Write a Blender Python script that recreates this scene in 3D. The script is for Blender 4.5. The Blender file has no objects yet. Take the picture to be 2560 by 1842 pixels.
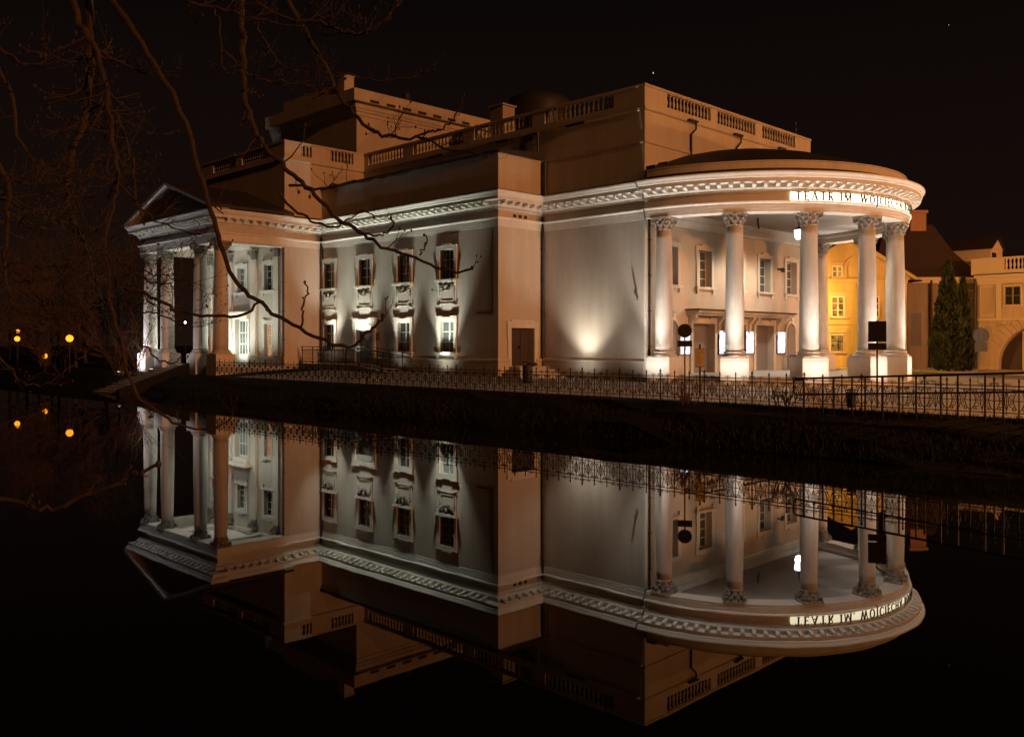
import bpy, math, random
from mathutils import Vector, Matrix

# ------------------------------------------------------------------ camera
SC = bpy.context.scene
COL = SC.collection
F_PX, CX, HY, CAM_H = 2253.0, 1280.0, 861.0, 3.2      # photograph is 2560 x 1842
cam_d = bpy.data.cameras.new('camera')
cam = bpy.data.objects.new('camera', cam_d)
COL.objects.link(cam)
cam.location = (0, 0, CAM_H)
cam.rotation_euler = (math.pi / 2, 0, 0)
cam_d.sensor_width = 36.0
cam_d.lens = 36.0 * F_PX / 2560.0
cam_d.shift_y = -(921.0 - HY) / 2560.0
cam_d.clip_end = 6000
SC.camera = cam

# ------------------------------------------------------------------ world, exposure
world = bpy.data.worlds.new('World')
SC.world = world
world.use_nodes = True
wn = world.node_tree
wn.nodes.clear()
w_out = wn.nodes.new('ShaderNodeOutputWorld')
w_bg = wn.nodes.new('ShaderNodeBackground')
w_tc = wn.nodes.new('ShaderNodeTexCoord')
w_sep = wn.nodes.new('ShaderNodeSeparateXYZ')
w_ramp = wn.nodes.new('ShaderNodeValToRGB')
wn.links.new(w_tc.outputs['Generated'], w_sep.inputs[0])
wn.links.new(w_sep.outputs['Z'], w_ramp.inputs[0])
wn.links.new(w_ramp.outputs[0], w_bg.inputs['Color'])
wn.links.new(w_bg.outputs[0], w_out.inputs[0])
el = w_ramp.color_ramp.elements                      # town glow over a night sky
el[0].position = 0.0
el[0].color = (0.0165, 0.0080, 0.0056, 1)
el[1].position = 0.45
el[1].color = (0.0024, 0.0018, 0.0018, 1)
w_bg.inputs['Strength'].default_value = 0.6

vs = SC.view_settings
vs.view_transform = 'Standard'
vs.look = 'None'
vs.exposure = 0.0
vs.gamma = 1.0
vs.use_curve_mapping = False
SC.cycles.use_denoising = True
SC.cycles.max_bounces = 6
SC.cycles.diffuse_bounces = 3
SC.cycles.glossy_bounces = 4
SC.cycles.sample_clamp_indirect = 4.0
SC.cycles.caustics_reflective = False
SC.cycles.caustics_refractive = False

# light levels
SODIUM = (1.0, 0.42, 0.13)
WARMW = (1.0, 0.93, 0.80)
COOLW = (0.93, 1.0, 0.88)
P_STREET = 9000.0
P_COL = 430.0           # wide spill of a column flood
P_COL_BEAM = 2400.0     # its narrow beam
P_WALL = 190.0
P_WALL_BEAM = 2500.0

# sun lamp standing in for far town light, low over the roofs
sun_d = bpy.data.lights.new('town_light_standin', 'SUN')
sun_d.energy = 1.12
sun_d.angle = math.radians(1.5)
sun_d.color = (1.0, 0.36, 0.12)
sun = bpy.data.objects.new('town_light_standin', sun_d)
COL.objects.link(sun)
sun.location = (60, -20, 30)
_el, _az = math.radians(12), math.radians(-45 - 4)     # light arrives from azimuth -49 degrees, 12 degrees up
sun.rotation_euler = Vector((-math.cos(_az) * math.cos(_el), -math.sin(_az) * math.cos(_el), -math.sin(_el))).to_track_quat('-Z', 'Y').to_euler()

R2 = math.sqrt(0.5)
EX, EY = 7.10635, 48.22475                 # world position of the theatre's near corner


def l2w(x, y):
    return (EX + R2 * (x - y), EY + R2 * (x + y))


def at(px, py, d):
    """photo pixel and depth in metres -> world point"""
    return Vector(((px - CX) / F_PX * d, d, CAM_H - (py - HY) / F_PX * d))


def ground_z(x, y):
    """paving height in the theatre's frame"""
    yy = max(-22.0, min(30.0, y))
    zb = 1.19 + 0.0176 * yy
    t = max(0.0, min(1.0, (x + 12.2) / 8.0))
    return 1.2 + (zb - 1.2) * t


# ------------------------------------------------------------------ materials
def new_mat(name):
    m = bpy.data.materials.new(name)
    m.use_nodes = True
    nt = m.node_tree
    b = nt.nodes['Principled BSDF']
    return m, nt, b


def surf(name, col, rough=0.8, spec=0.3, var=0.12, scale=2.0, bump=0.0, bscale=30.0, metal=0.0,
         streak=0.0, var2=0.0, scale2=0.3):
    m, nt, b = new_mat(name)
    b.inputs['Roughness'].default_value = rough
    b.inputs['Specular IOR Level'].default_value = spec
    b.inputs['Metallic'].default_value = metal
    tc = nt.nodes.new('ShaderNodeTexCoord')
    n = nt.nodes.new('ShaderNodeTexNoise')
    n.inputs['Scale'].default_value = scale
    n.inputs['Detail'].default_value = 6
    n.inputs['Roughness'].default_value = 0.65
    nt.links.new(tc.outputs['Object'], n.inputs['Vector'])
    mix = nt.nodes.new('ShaderNodeMix')
    mix.data_type = 'RGBA'
    a = tuple(max(0, c * (1 - var)) for c in col) + (1,)
    d = tuple(min(1, c * (1 + var)) for c in col) + (1,)
    mix.inputs[6].default_value = a
    mix.inputs[7].default_value = d
    nt.links.new(n.outputs['Fac'], mix.inputs[0])
    last = mix.outputs[2]
    if streak > 0 or var2 > 0:
        mp = nt.nodes.new('ShaderNodeMapping')
        mp.inputs['Scale'].default_value = (1, 1, 0.12) if streak > 0 else (1, 1, 1)
        nt.links.new(tc.outputs['Object'], mp.inputs[0])
        n2 = nt.nodes.new('ShaderNodeTexNoise')
        n2.inputs['Scale'].default_value = scale2
        n2.inputs['Detail'].default_value = 8
        n2.inputs['Roughness'].default_value = 0.7
        nt.links.new(mp.outputs[0], n2.inputs['Vector'])
        rr = nt.nodes.new('ShaderNodeValToRGB')
        k = 1 - max(streak, var2)
        rr.color_ramp.elements[0].position = 0.38
        rr.color_ramp.elements[0].color = (k, k * 0.98, k * 0.95, 1)
        rr.color_ramp.elements[1].position = 0.62
        rr.color_ramp.elements[1].color = (1, 1, 1, 1)
        nt.links.new(n2.outputs['Fac'], rr.inputs[0])
        mu = nt.nodes.new('ShaderNodeMix')
        mu.data_type = 'RGBA'
        mu.blend_type = 'MULTIPLY'
        mu.inputs[0].default_value = 1
        nt.links.new(last, mu.inputs[6])
        nt.links.new(rr.outputs[0], mu.inputs[7])
        last = mu.outputs[2]
    nt.links.new(last, b.inputs['Base Color'])
    if bump > 0:
        n3 = nt.nodes.new('ShaderNodeTexNoise')
        n3.inputs['Scale'].default_value = bscale
        n3.inputs['Detail'].default_value = 4
        nt.links.new(tc.outputs['Object'], n3.inputs['Vector'])
        bp = nt.nodes.new('ShaderNodeBump')
        bp.inputs['Strength'].default_value = bump
        bp.inputs['Distance'].default_value = 0.02
        nt.links.new(n3.outputs['Fac'], bp.inputs['Height'])
        nt.links.new(bp.outputs[0], b.inputs['Normal'])
    return m


def glow(name, col, strength, noise=0.0, nscale=6.0):
    m, nt, b = new_mat(name)
    b.inputs['Base Color'].default_value = (0.02, 0.02, 0.02, 1)
    b.inputs['Emission Color'].default_value = tuple(col) + (1,)
    b.inputs['Emission Strength'].default_value = strength
    if noise > 0:
        tc = nt.nodes.new('ShaderNodeTexCoord')
        n = nt.nodes.new('ShaderNodeTexNoise')
        n.inputs['Scale'].default_value = nscale
        nt.links.new(tc.outputs['Object'], n.inputs['Vector'])
        r = nt.nodes.new('ShaderNodeValToRGB')
        r.color_ramp.elements[0].position = 0.42
        r.color_ramp.elements[0].color = tuple(c * (1 - noise) for c in col) + (1,)
        r.color_ramp.elements[1].position = 0.5
        r.color_ramp.elements[1].color = tuple(col) + (1,)
        nt.links.new(n.outputs['Fac'], r.inputs[0])
        nt.links.new(r.outputs[0], b.inputs['Emission Color'])
    return m


M = {}
M['plaster'] = surf('plaster', (0.56, 0.49, 0.41), 0.9, 0.2, 0.08, 1.4, 0.35, 60, streak=0.15, scale2=0.7)
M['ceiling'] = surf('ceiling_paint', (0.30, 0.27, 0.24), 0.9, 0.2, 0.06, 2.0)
M['plaster_light'] = surf('plaster_light', (0.68, 0.63, 0.55), 0.85, 0.2, 0.05, 3.0, 0.15, 60, streak=0.10, scale2=1.2)
M['stone_column'] = surf('stone_column', (0.60, 0.56, 0.50), 0.8, 0.25, 0.16, 1.3, 0.25, 40, streak=0.26, scale2=1.6)
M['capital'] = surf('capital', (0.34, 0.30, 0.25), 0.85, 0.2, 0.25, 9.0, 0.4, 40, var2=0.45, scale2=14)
M['roof'] = surf('roof_sheet', (0.035, 0.03, 0.028), 0.7, 0.3, 0.3, 2.0)
M['pipe'] = surf('pipe_metal', (0.03, 0.026, 0.024), 0.5, 0.4, 0.2, 4.0)
M['wood_white'] = surf('painted_wood', (0.70, 0.68, 0.62), 0.5, 0.4, 0.05, 8)
M['wood_dark'] = surf('dark_wood', (0.055, 0.035, 0.025), 0.5, 0.4, 0.3, 5, 0.1, 30)
M['door_grey'] = surf('grey_door', (0.22, 0.20, 0.19), 0.5, 0.4, 0.1, 3)
M['iron'] = surf('black_iron', (0.012, 0.011, 0.011), 0.5, 0.4, 0.3, 9)
M['letter'] = surf('letter_metal', (0.02, 0.016, 0.012), 0.5, 0.4, 0.2, 9)
M['bark'] = surf('bark', (0.066, 0.049, 0.037), 0.9, 0.15, 0.4, 16, 0.5, 60)
M['twig'] = surf('twig_bark', (0.11, 0.075, 0.055), 0.85, 0.15, 0.3, 10)
M['soil'] = surf('bank_soil', (0.013, 0.011, 0.008), 0.95, 0.1, 0.5, 1.2, 0.6, 12)
M['paving'] = None
M['asphalt'] = surf('asphalt', (0.05, 0.047, 0.045), 0.85, 0.25, 0.25, 3, 0.3, 80)
M['kerb'] = surf('kerb_stone', (0.30, 0.28, 0.25), 0.85, 0.2, 0.15, 4)
M['step'] = surf('step_stone', (0.42, 0.39, 0.35), 0.8, 0.25, 0.12, 3, 0.2, 30)
M['floor'] = surf('porch_floor', (0.45, 0.43, 0.42), 0.55, 0.35, 0.08, 3)
M['sign_back'] = surf('sign_back', (0.17, 0.17, 0.165), 0.5, 0.4, 0.1, 3, metal=0.2)
M['sign_dark'] = surf('sign_dark', (0.03, 0.025, 0.02), 0.6, 0.3, 0.2, 3)
M['sign_yellow'] = surf('sign_board', (0.60, 0.42, 0.20), 0.5, 0.3, 0.05, 3)
M['post'] = surf('galvanised_post', (0.22, 0.21, 0.20), 0.5, 0.4, 0.15, 6, metal=0.3)
M['dark_post'] = surf('dark_post', (0.02, 0.018, 0.016), 0.5, 0.4, 0.2, 6)
M['red'] = surf('red_paint', (0.35, 0.03, 0.02), 0.5, 0.4, 0.1, 5)
M['blue'] = surf('blue_plastic', (0.03, 0.05, 0.30), 0.5, 0.4, 0.1, 5)
M['yellow_wall'] = surf('yellow_plaster', (0.55, 0.42, 0.20), 0.9, 0.2, 0.08, 1.5, 0.2, 40, streak=0.2, scale2=0.8)
M['town_wall'] = surf('town_plaster', (0.50, 0.37, 0.27), 0.9, 0.2, 0.10, 1.0, 0.2, 40, streak=0.25, scale2=0.7)
M['town_dark'] = surf('dark_plaster', (0.26, 0.20, 0.16), 0.9, 0.2, 0.12, 1.0, 0.2, 40, streak=0.3, scale2=0.7)
M['town_trim'] = surf('town_trim', (0.58, 0.46, 0.34), 0.9, 0.2, 0.08, 2.0)
M['dark_stone'] = surf('dark_stone', (0.016, 0.014, 0.012), 0.9, 0.2, 0.3, 2.0, 0.3, 30)
M['tile'] = surf('roof_tile', (0.05, 0.031, 0.025), 0.85, 0.2, 0.35, 3.0)
M['brick'] = surf('chimney_brick', (0.40, 0.22, 0.14), 0.9, 0.2, 0.25, 6.0, 0.3, 20)
M['leaf'] = surf('thuja_leaf', (0.045, 0.055, 0.02), 0.8, 0.2, 0.5, 3.0)
M['grass'] = surf('bank_grass', (0.032, 0.028, 0.012), 0.9, 0.15, 0.5, 0.8)
M['lamp_on'] = glow('sodium_lamp', (1.0, 0.45, 0.10), 60)
M['lamp_far'] = glow('far_lamp', (1.0, 0.29, 0.014), 2.6)
M['lens'] = glow('flood_lens', (1.0, 0.97, 0.85), 9)
M['lantern_on'] = glow('lantern_glass', (1.0, 0.97, 0.92), 7)
M['sign_glow'] = glow('sign_backlight', (1.0, 0.84, 0.56), 4.2)
M['poster_glow'] = glow('poster_backlight', (0.90, 0.86, 1.0), 1.8, 0.5, 4.5)
M['curtain_glow'] = glow('lit_curtain', (1.0, 0.50, 0.24), 0.55, 0.55, 7.0)
M['pane_reflection'] = glow('pane_reflection', (1.0, 0.52, 0.08), 0.35, 0.85, 2.2)  # weak blotchy emission imitates yellow lamp reflections in dark panes
M['star'] = glow('star_light', (0.8, 0.95, 1.0), 1.2)


def paving_mat():
    m, nt, b = new_mat('paving')
    tc = nt.nodes.new('ShaderNodeTexCoord')
    br = nt.nodes.new('ShaderNodeTexBrick')
    br.inputs['Scale'].default_value = 2.4
    br.inputs['Color1'].default_value = (0.38, 0.345, 0.31, 1)
    br.inputs['Color2'].default_value = (0.30, 0.27, 0.24, 1)
    br.inputs['Mortar'].default_value = (0.08, 0.07, 0.06, 1)
    br.inputs['Mortar Size'].default_value = 0.03
    nt.links.new(tc.outputs['Object'], br.inputs['Vector'])
    n = nt.nodes.new('ShaderNodeTexNoise')
    n.inputs['Scale'].default_value = 0.5
    n.inputs['Detail'].default_value = 6
    nt.links.new(tc.outputs['Object'], n.inputs['Vector'])
    rr = nt.nodes.new('ShaderNodeMapRange')
    rr.inputs[3].default_value = 0.6
    rr.inputs[4].default_value = 1.3
    nt.links.new(n.outputs['Fac'], rr.inputs[0])
    mu = nt.nodes.new('ShaderNodeVectorMath')
    mu.operation = 'SCALE'
    nt.links.new(br.outputs['Color'], mu.inputs[0])
    nt.links.new(rr.outputs[0], mu.inputs['Scale'])
    nt.links.new(mu.outputs[0], b.inputs['Base Color'])
    bp = nt.nodes.new('ShaderNodeBump')
    bp.inputs['Strength'].default_value = 0.4
    bp.inputs['Distance'].default_value = 0.02
    nt.links.new(br.outputs['Fac'], bp.inputs['Height'])
    bp.invert = True
    nt.links.new(bp.outputs[0], b.inputs['Normal'])
    b.inputs['Roughness'].default_value = 0.75
    return m


def water_mat():
    m, nt, b = new_mat('canal_water')
    b.inputs['Base Color'].default_value = (0.004, 0.004, 0.003, 1)
    b.inputs['Roughness'].default_value = 0.012
    b.inputs['IOR'].default_value = 1.333
    tc = nt.nodes.new('ShaderNodeTexCoord')
    n = nt.nodes.new('ShaderNodeTexNoise')
    n.inputs['Scale'].default_value = 0.8
    n.inputs['Detail'].default_value = 2
    nt.links.new(tc.outputs['Object'], n.inputs['Vector'])
    bp = nt.nodes.new('ShaderNodeBump')
    bp.inputs['Strength'].default_value = 0.05
    bp.inputs['Distance'].default_value = 0.012
    nt.links.new(n.outputs['Fac'], bp.inputs['Height'])
    nt.links.new(bp.outputs[0], b.inputs['Normal'])
    return m


def glass_mat(name, col, rough=0.05):
    m, nt, b = new_mat(name)
    b.inputs['Base Color'].default_value = tuple(col) + (1,)
    b.inputs['Roughness'].default_value = rough
    b.inputs['IOR'].default_value = 1.5
    tc = nt.nodes.new('ShaderNodeTexCoord')
    mp = nt.nodes.new('ShaderNodeMapping')
    mp.inputs['Scale'].default_value = (9, 9, 0.6)
    nt.links.new(tc.outputs['Object'], mp.inputs[0])
    n = nt.nodes.new('ShaderNodeTexNoise')
    n.inputs['Scale'].default_value = 1.0
    nt.links.new(mp.outputs[0], n.inputs['Vector'])
    mx = nt.nodes.new('ShaderNodeMix')
    mx.data_type = 'RGBA'
    mx.inputs[6].default_value = tuple(c * 0.4 for c in col) + (1,)
    mx.inputs[7].default_value = tuple(c * 1.7 for c in col) + (1,)
    nt.links.new(n.outputs['Fac'], mx.inputs[0])
    nt.links.new(mx.outputs[2], b.inputs['Base Color'])
    return m


M['paving'] = paving_mat()
M['water'] = water_mat()
M['glass'] = glass_mat('dark_glass', (0.035, 0.032, 0.03))
M['glass_grey'] = glass_mat('curtained_glass', (0.10, 0.11, 0.10))


# ------------------------------------------------------------------ mesh helpers
class MB:
    def __init__(s):
        s.v, s.f = [], []

    def box(s, x0, x1, y0, y1, z0, z1):
        k = len(s.v)
        s.v += [(x0, y0, z0), (x1, y0, z0), (x1, y1, z0), (x0, y1, z0),
                (x0, y0, z1), (x1, y0, z1), (x1, y1, z1), (x0, y1, z1)]
        s.f += [tuple(k + i for i in q) for q in
                ((0, 3, 2, 1), (4, 5, 6, 7), (0, 1, 5, 4), (1, 2, 6, 5), (2, 3, 7, 6), (3, 0, 4, 7))]
        return s

    def quad(s, *p):
        k = len(s.v)
        s.v += [tuple(q) for q in p]
        s.f.append(tuple(range(k, k + len(p))))
        return s

    def lathe(s, prof, seg=24, cx=0, cy=0, a0=0.0, a1=2 * math.pi, cap=True):
        """prof: list of (r, z) bottom to top"""
        full = abs(a1 - a0 - 2 * math.pi) < 1e-6
        n = seg if full else seg + 1
        k = len(s.v)
        for r, z in prof:
            for i in range(n):
                a = a0 + (a1 - a0) * i / seg
                s.v.append((cx + r * math.cos(a), cy + r * math.sin(a), z))
        for j in range(len(prof) - 1):
            for i in range(seg):
                i2 = (i + 1) % n
                s.f.append((k + j * n + i, k + j * n + i2, k + (j + 1) * n + i2, k + (j + 1) * n + i))
        if cap and full:
            s.f.append(tuple(k + i for i in range(n))[::-1])
            s.f.append(tuple(k + (len(prof) - 1) * n + i for i in range(n)))
        return s

    def tube(s, pts, r0, r1=None, seg=6, cap=True):
        pts = [Vector(p) for p in pts]
        if r1 is None:
            r1 = r0
        n = len(pts)
        k = len(s.v)
        up = None
        for i, p in enumerate(pts):
            t = (pts[min(i + 1, n - 1)] - pts[max(i - 1, 0)])
            if t.length < 1e-9:
                t = Vector((0, 0, 1))
            t.normalize()
            if up is None:
                up = t.orthogonal().normalized()
            else:
                up = (up - t * up.dot(t))
                up = up.normalized() if up.length > 1e-6 else t.orthogonal().normalized()
            w = t.cross(up)
            r = r0 + (r1 - r0) * i / max(1, n - 1)
            for j in range(seg):
                a = 2 * math.pi * j / seg
                q = p + (up * math.cos(a) + w * math.sin(a)) * r
                s.v.append(tuple(q))
        for i in range(n - 1):
            for j in range(seg):
                j2 = (j + 1) % seg
                s.f.append((k + i * seg + j, k + i * seg + j2, k + (i + 1) * seg + j2, k + (i + 1) * seg + j))
        if cap:
            s.f.append(tuple(k + j for j in range(seg))[::-1])
            s.f.append(tuple(k + (n - 1) * seg + j for j in range(seg)))
        return s

    def blob(s, c, r, sx=1, sy=1, sz=1, seg=7, rings=4):
        k = len(s.v)
        c = Vector(c)
        for i in range(rings + 1):
            th = math.pi * i / rings
            for j in range(seg):
                a = 2 * math.pi * j / seg
                s.v.append((c.x + r * sx * math.sin(th) * math.cos(a), c.y + r * sy * math.sin(th) * math.sin(a),
                            c.z + r * sz * math.cos(th)))
        for i in range(rings):
            for j in range(seg):
                j2 = (j + 1) % seg
                s.f.append((k + i * seg + j, k + (i + 1) * seg + j, k + (i + 1) * seg + j2, k + i * seg + j2))
        return s

    def sweep(s, path, prof):
        """path: plan points (outside on the left of travel); prof: (outward offset, z)"""
        n = len(path)
        nrm = []
        for i in range(n):
            def seg_n(a, b):
                t = Vector((b[0] - a[0], b[1] - a[1]))
                t.normalize()
                return Vector((-t.y, t.x))
            if i == 0:
                m = seg_n(path[0], path[1])
            elif i == n - 1:
                m = seg_n(path[-2], path[-1])
            else:
                a = seg_n(path[i - 1], path[i])
                b = seg_n(path[i], path[i + 1])
                m = (a + b)
                m = m / max(0.2, 1 + a.dot(b))
            nrm.append(m)
        k = len(s.v)
        q = len(prof)
        for i in range(n):
            for o, z in prof:
                s.v.append((path[i][0] + nrm[i].x * o, path[i][1] + nrm[i].y * o, z))
        for i in range(n - 1):
            for j in range(q - 1):
                s.f.append((k + i * q + j, k + (i + 1) * q + j, k + (i + 1) * q + j + 1, k + i * q + j + 1))
        s.f.append(tuple(k + j for j in range(q)))
        s.f.append(tuple(k + (n - 1) * q + j for j in range(q))[::-1])
        return s

    def wall(s, axis, c, u0, u1, z0, z1, ops=(), depth=0.35):
        """wall face at axis='x' or 'y' = c, with openings (ua, ub, za, zb) and reveals going inwards (+axis)"""
        us = sorted(set([u0, u1] + [v for o in ops for v in o[:2]]))
        zs = sorted(set([z0, z1] + [v for o in ops for v in o[2:4]]))
        P = (lambda u, z, d=0: (c + d, u, z)) if axis == 'x' else (lambda u, z, d=0: (u, c + d, z))
        for i in range(len(us) - 1):
            for j in range(len(zs) - 1):
                uc, zc = (us[i] + us[i + 1]) / 2, (zs[j] + zs[j + 1]) / 2
                if any(o[0] < uc < o[1] and o[2] < zc < o[3] for o in ops):
                    continue
                s.quad(P(us[i], zs[j]), P(us[i + 1], zs[j]), P(us[i + 1], zs[j + 1]), P(us[i], zs[j + 1]))
        for a, b, za, zb in [o[:4] for o in ops]:
            s.quad(P(a, za), P(a, zb), P(a, zb, depth), P(a, za, depth))
            s.quad(P(b, za), P(b, zb), P(b, zb, depth), P(b, za, depth))
            s.quad(P(a, zb), P(b, zb), P(b, zb, depth), P(a, zb, depth))
            s.quad(P(a, za), P(b, za), P(b, za, depth), P(a, za, depth))
        return s

    def mesh(s, name, mat, smooth=False):
        me = bpy.data.meshes.new(name)
        me.from_pydata(s.v, [], s.f)
        me.materials.append(mat)
        if smooth:
            me.polygons.foreach_set('use_smooth', [True] * len(me.polygons))
        me.update()
        return me

    def build(s, name, mat, parent=None, loc=(0, 0, 0), rz=0.0, smooth=False):
        return put(name, s.mesh(name, mat, smooth), parent, loc, rz)


def put(name, me, parent=None, loc=(0, 0, 0), rz=0.0):
    o = bpy.data.objects.new(name, me)
    COL.objects.link(o)
    o.parent = parent
    o.location = loc
    o.rotation_euler = (0, 0, rz)
    return o


def empty(name, parent=None, loc=(0, 0, 0), rz=0.0):
    return put(name, None, parent, loc, rz)


def tag(o, label, cat, group=None):
    o['label'] = label
    o['category'] = cat
    if group:
        o['group'] = group
    return o


def kind(o, k):
    o['kind'] = k
    return o


def spot(parent, loc, target, power, col, size_deg=120, blend=0.8, radius=0.16):
    d = bpy.data.lights.new('flood_lamp', 'SPOT')
    d.energy = power
    d.color = col
    d.spot_size = math.radians(size_deg)
    d.spot_blend = blend
    d.shadow_soft_size = radius
    o = bpy.data.objects.new('flood_lamp', d)
    COL.objects.link(o)
    o.parent = parent
    o.location = loc
    o.rotation_euler = (Vector(target) - Vector(loc)).to_track_quat('-Z', 'Y').to_euler()
    return o


def point(parent, loc, power, col, radius=0.15):
    d = bpy.data.lights.new('lamp_light', 'POINT')
    d.energy = power
    d.color = col
    d.shadow_soft_size = radius
    o = bpy.data.objects.new('lamp_light', d)
    COL.objects.link(o)
    o.parent = parent
    o.location = loc
    return o


def along(path, step, off0=None):
    """positions and headings every step along a plan path (heading puts -y outwards)"""
    out = []
    carry = step / 2 if off0 is None else off0
    for a, b in zip(path[:-1], path[1:]):
        a, b = Vector(a), Vector(b)
        L = (b - a).length
        if L < 1e-6:
            continue
        t = (b - a) / L
        n = Vector((-t.y, t.x))
        d = carry
        while d < L:
            out.append((a + t * d, math.atan2(n.x, -n.y), n))
            d += step
        carry = d - L
    return out


# ================================================================== SETTING
root_xy = (EX, EY, 0)
RZ = math.radians(45)            # theatre frame: x runs back along the portico front, y along the canal

# water
kind(MB().quad((-60, -60, 0), (120, -60, 0), (120, 60, 0), (-60, 60, 0)).build('water', M['water']), 'structure')
bpy.data.objects['water'].data.clear_geometry()
wm = MB().quad((-400, -400, 0), (400, -400, 0), (400, 400, 0), (-400, 400, 0))
bpy.data.objects['water'].data.from_pydata(wm.v, [], wm.f)

random.seed(5)


def land():
    """theatre bank: one sheet from the canal edge back to the horizon"""
    xs = [-16.4, -15.6, -15.0, -14.3, -13.5, -12.9, -12.45, -12.0, -10, -8, -6, -4.2, -2, 2, 8, 16, 30, 60, 150, 900]
    ys = [-600, -200, -80] + [-50 + 2.0 * i for i in range(46)] + [50, 70, 120, 250, 900]
    prof = {-16.4: -0.9, -15.6: -0.35, -15.0: 0.05, -14.3: 0.5, -13.5: 0.9, -12.9: 1.1, -12.45: 1.18}
    mb = MB()
    rnd = random.Random(3)
    for y in ys:
        for x in xs:
            if x in prof:
                z = prof[x] + (rnd.uniform(-0.07, 0.07) if -16 < x < -12.5 else 0)
                xx = x + (rnd.uniform(-0.25, 0.25) if x < -13 else 0)
            else:
                z, xx = ground_z(x, y), x
            mb.v.append((xx, y, z))
    n = len(xs)
    for j in range(len(ys) - 1):
        for i in range(n - 1):
            mb.f.append((j * n + i, j * n + i + 1, (j + 1) * n + i + 1, (j + 1) * n + i))
    me = mb.mesh('ground', M['soil'])
    me.materials.append(M['paving'])
    for q, p in enumerate(me.polygons):
        i = q % (n - 1)
        yv = ys[q // (n - 1)]
        if xs[i] >= -12.0 and yv < 22:
            p.material_index = 1
    return kind(put('ground', me, None, root_xy, RZ), 'structure')


land()
# near bank below the camera
nb = MB()
nb.box(-90, -38.4, -400, 400, -0.9, 1.5)
kind(nb.build('near_bank', M['soil'], None, root_xy, RZ), 'structure')

# road and kerbs on the square to the right of the portico
rd = MB()
for (x0, x1, y0, y1) in ((-8, 60, -29, -22.5),):
    rd.quad(*[(x, y, ground_z(x, y) + 0.006) for x, y in ((x0, y0), (x1, y0), (x1, y1), (x0, y1))])
rd.quad((24, -22.5, 0.81), (30, -22.5, 0.81), (30, 30, 1.75), (24, 30, 1.75))
kind(rd.build('road', M['asphalt'], None, root_xy, RZ), 'structure')
for (x0, x1, y0, y1) in ((-8, 24, -22.5, -22.2), (23.7, 24, -22.2, 26)):
    kb = MB()
    n = 24
    for i in range(n):
        a, b = i / n, (i + 1) / n
        if x1 - x0 > y1 - y0:
            xa, xb = x0 + (x1 - x0) * a, x0 + (x1 - x0) * b - 0.02
            kb.box(xa, xb, y0, y1, ground_z(xa, y0) - 0.1, ground_z(xa, y0) + 0.12)
        else:
            ya, yb = y0 + (y1 - y0) * a, y0 + (y1 - y0) * b - 0.02
            kb.box(x0, x1, ya, yb, ground_z(x0, ya) - 0.1, ground_z(x0, ya) + 0.12)
    kind(kb.build('kerb', M['kerb'], None, root_xy, RZ), 'structure')

# ================================================================== THEATRE
TH = tag(empty('theatre', None, root_xy, RZ),
         'large cream classical theatre with a round columned portico and floodlit cornice beside the canal', 'theatre')
ZT = 17.17        # top of parapet
X2, Y2, Y3, X3 = -3.65, 7.5, 25.4, -6.6     # side block plane, its start, transept side, transept front
Y4 = 37.2
RCX, RR = 9.38, 9.0                         # rotunda centre and column circle


def arc(R, a0=180.0, a1=0.0, n=72):
    out = []
    for i in range(n + 1):
        t = math.radians(a0 + (a1 - a0) * i / n)
        out.append((RCX - R * math.cos(t), -R * math.sin(t)))
    return out


# window and door positions --------------------------------------------------
P2Y = (24.45, 20.27, 16.09, 11.9)
SWX = (2.33, 5.75, 9.2, 12.6, 16.05)
SDX = (5.62, 9.12, 12.55)

# walls
ops2 = []
for i, y in enumerate(P2Y):
    ops2.append((y - 0.65, y + 0.65, 7.1, 8.88))
    if i != 1:
        ops2.append((y - 0.65, y + 0.65, 2.72, 4.6))
ops2.append((P2Y[1] - 0.97, P2Y[1] + 0.97, 1.95, 4.6))
MB().wall('x', X2, Y2, Y3, 0.8, 14.15, ops2, 0.4).build('wall', M['plaster'], TH)
MB().wall('y', Y2, X2, 0, 0.8, 14.15, [(-2.66, -0.75, 1.95, 4.15)], 0.45).build('wall', M['plaster'], TH)
MB().wall('x', 0, 0, Y2, 0.8, 15.84).wall('x', 0, Y2, Y3 + 0.1, 13.6, 15.84).build('wall', M['plaster'], TH)
opsS = [(x - 0.68, x + 0.68, 6.5, 8.62) for x in SWX] + [(x - 1.11, x + 1.11, 1.55, 4.4) for x in SDX]
MB().wall('y', 0, 0, 18.76, 0.8, 15.84, opsS, 0.5).build('wall', M['plaster'], TH)
MB().wall('y', Y3, X3, X2, 0.8, 15.84).wall('y', Y3, X2, 0, 13.6, 15.84).build('wall', M['plaster'], TH)
opsF = [(27.42 - 0.62, 27.42 + 0.62, 6.98, 8.78), (31.3 - 0.62, 31.3 + 0.62, 6.98, 8.78), (35.3 - 0.62, 35.3 + 0.62, 6.98, 8.78),
        (27.42 - 0.62, 27.42 + 0.62, 2.35, 4.64), (35.3 - 0.62, 35.3 + 0.62, 2.35, 4.64), (31.3 - 0.95, 31.3 + 0.95, 1.75, 5.05)]
MB().wall('x', X3, Y3, Y4, 0.8, 15.84, opsF, 0.35).build('wall', M['plaster'], TH)
# hidden sides close the volume
MB().wall('x', 18.76, 0, 39.6, 0.8, ZT).wall('y', 39.6, 0.67, 18.76, 0.8, 15.84).wall('y', Y4, X3, 0.67, 0.8, 15.84).wall('x', 0.67, Y4, 39.6, 0.8, 15.84).build('rear_wall', M['plaster'], TH)
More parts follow.
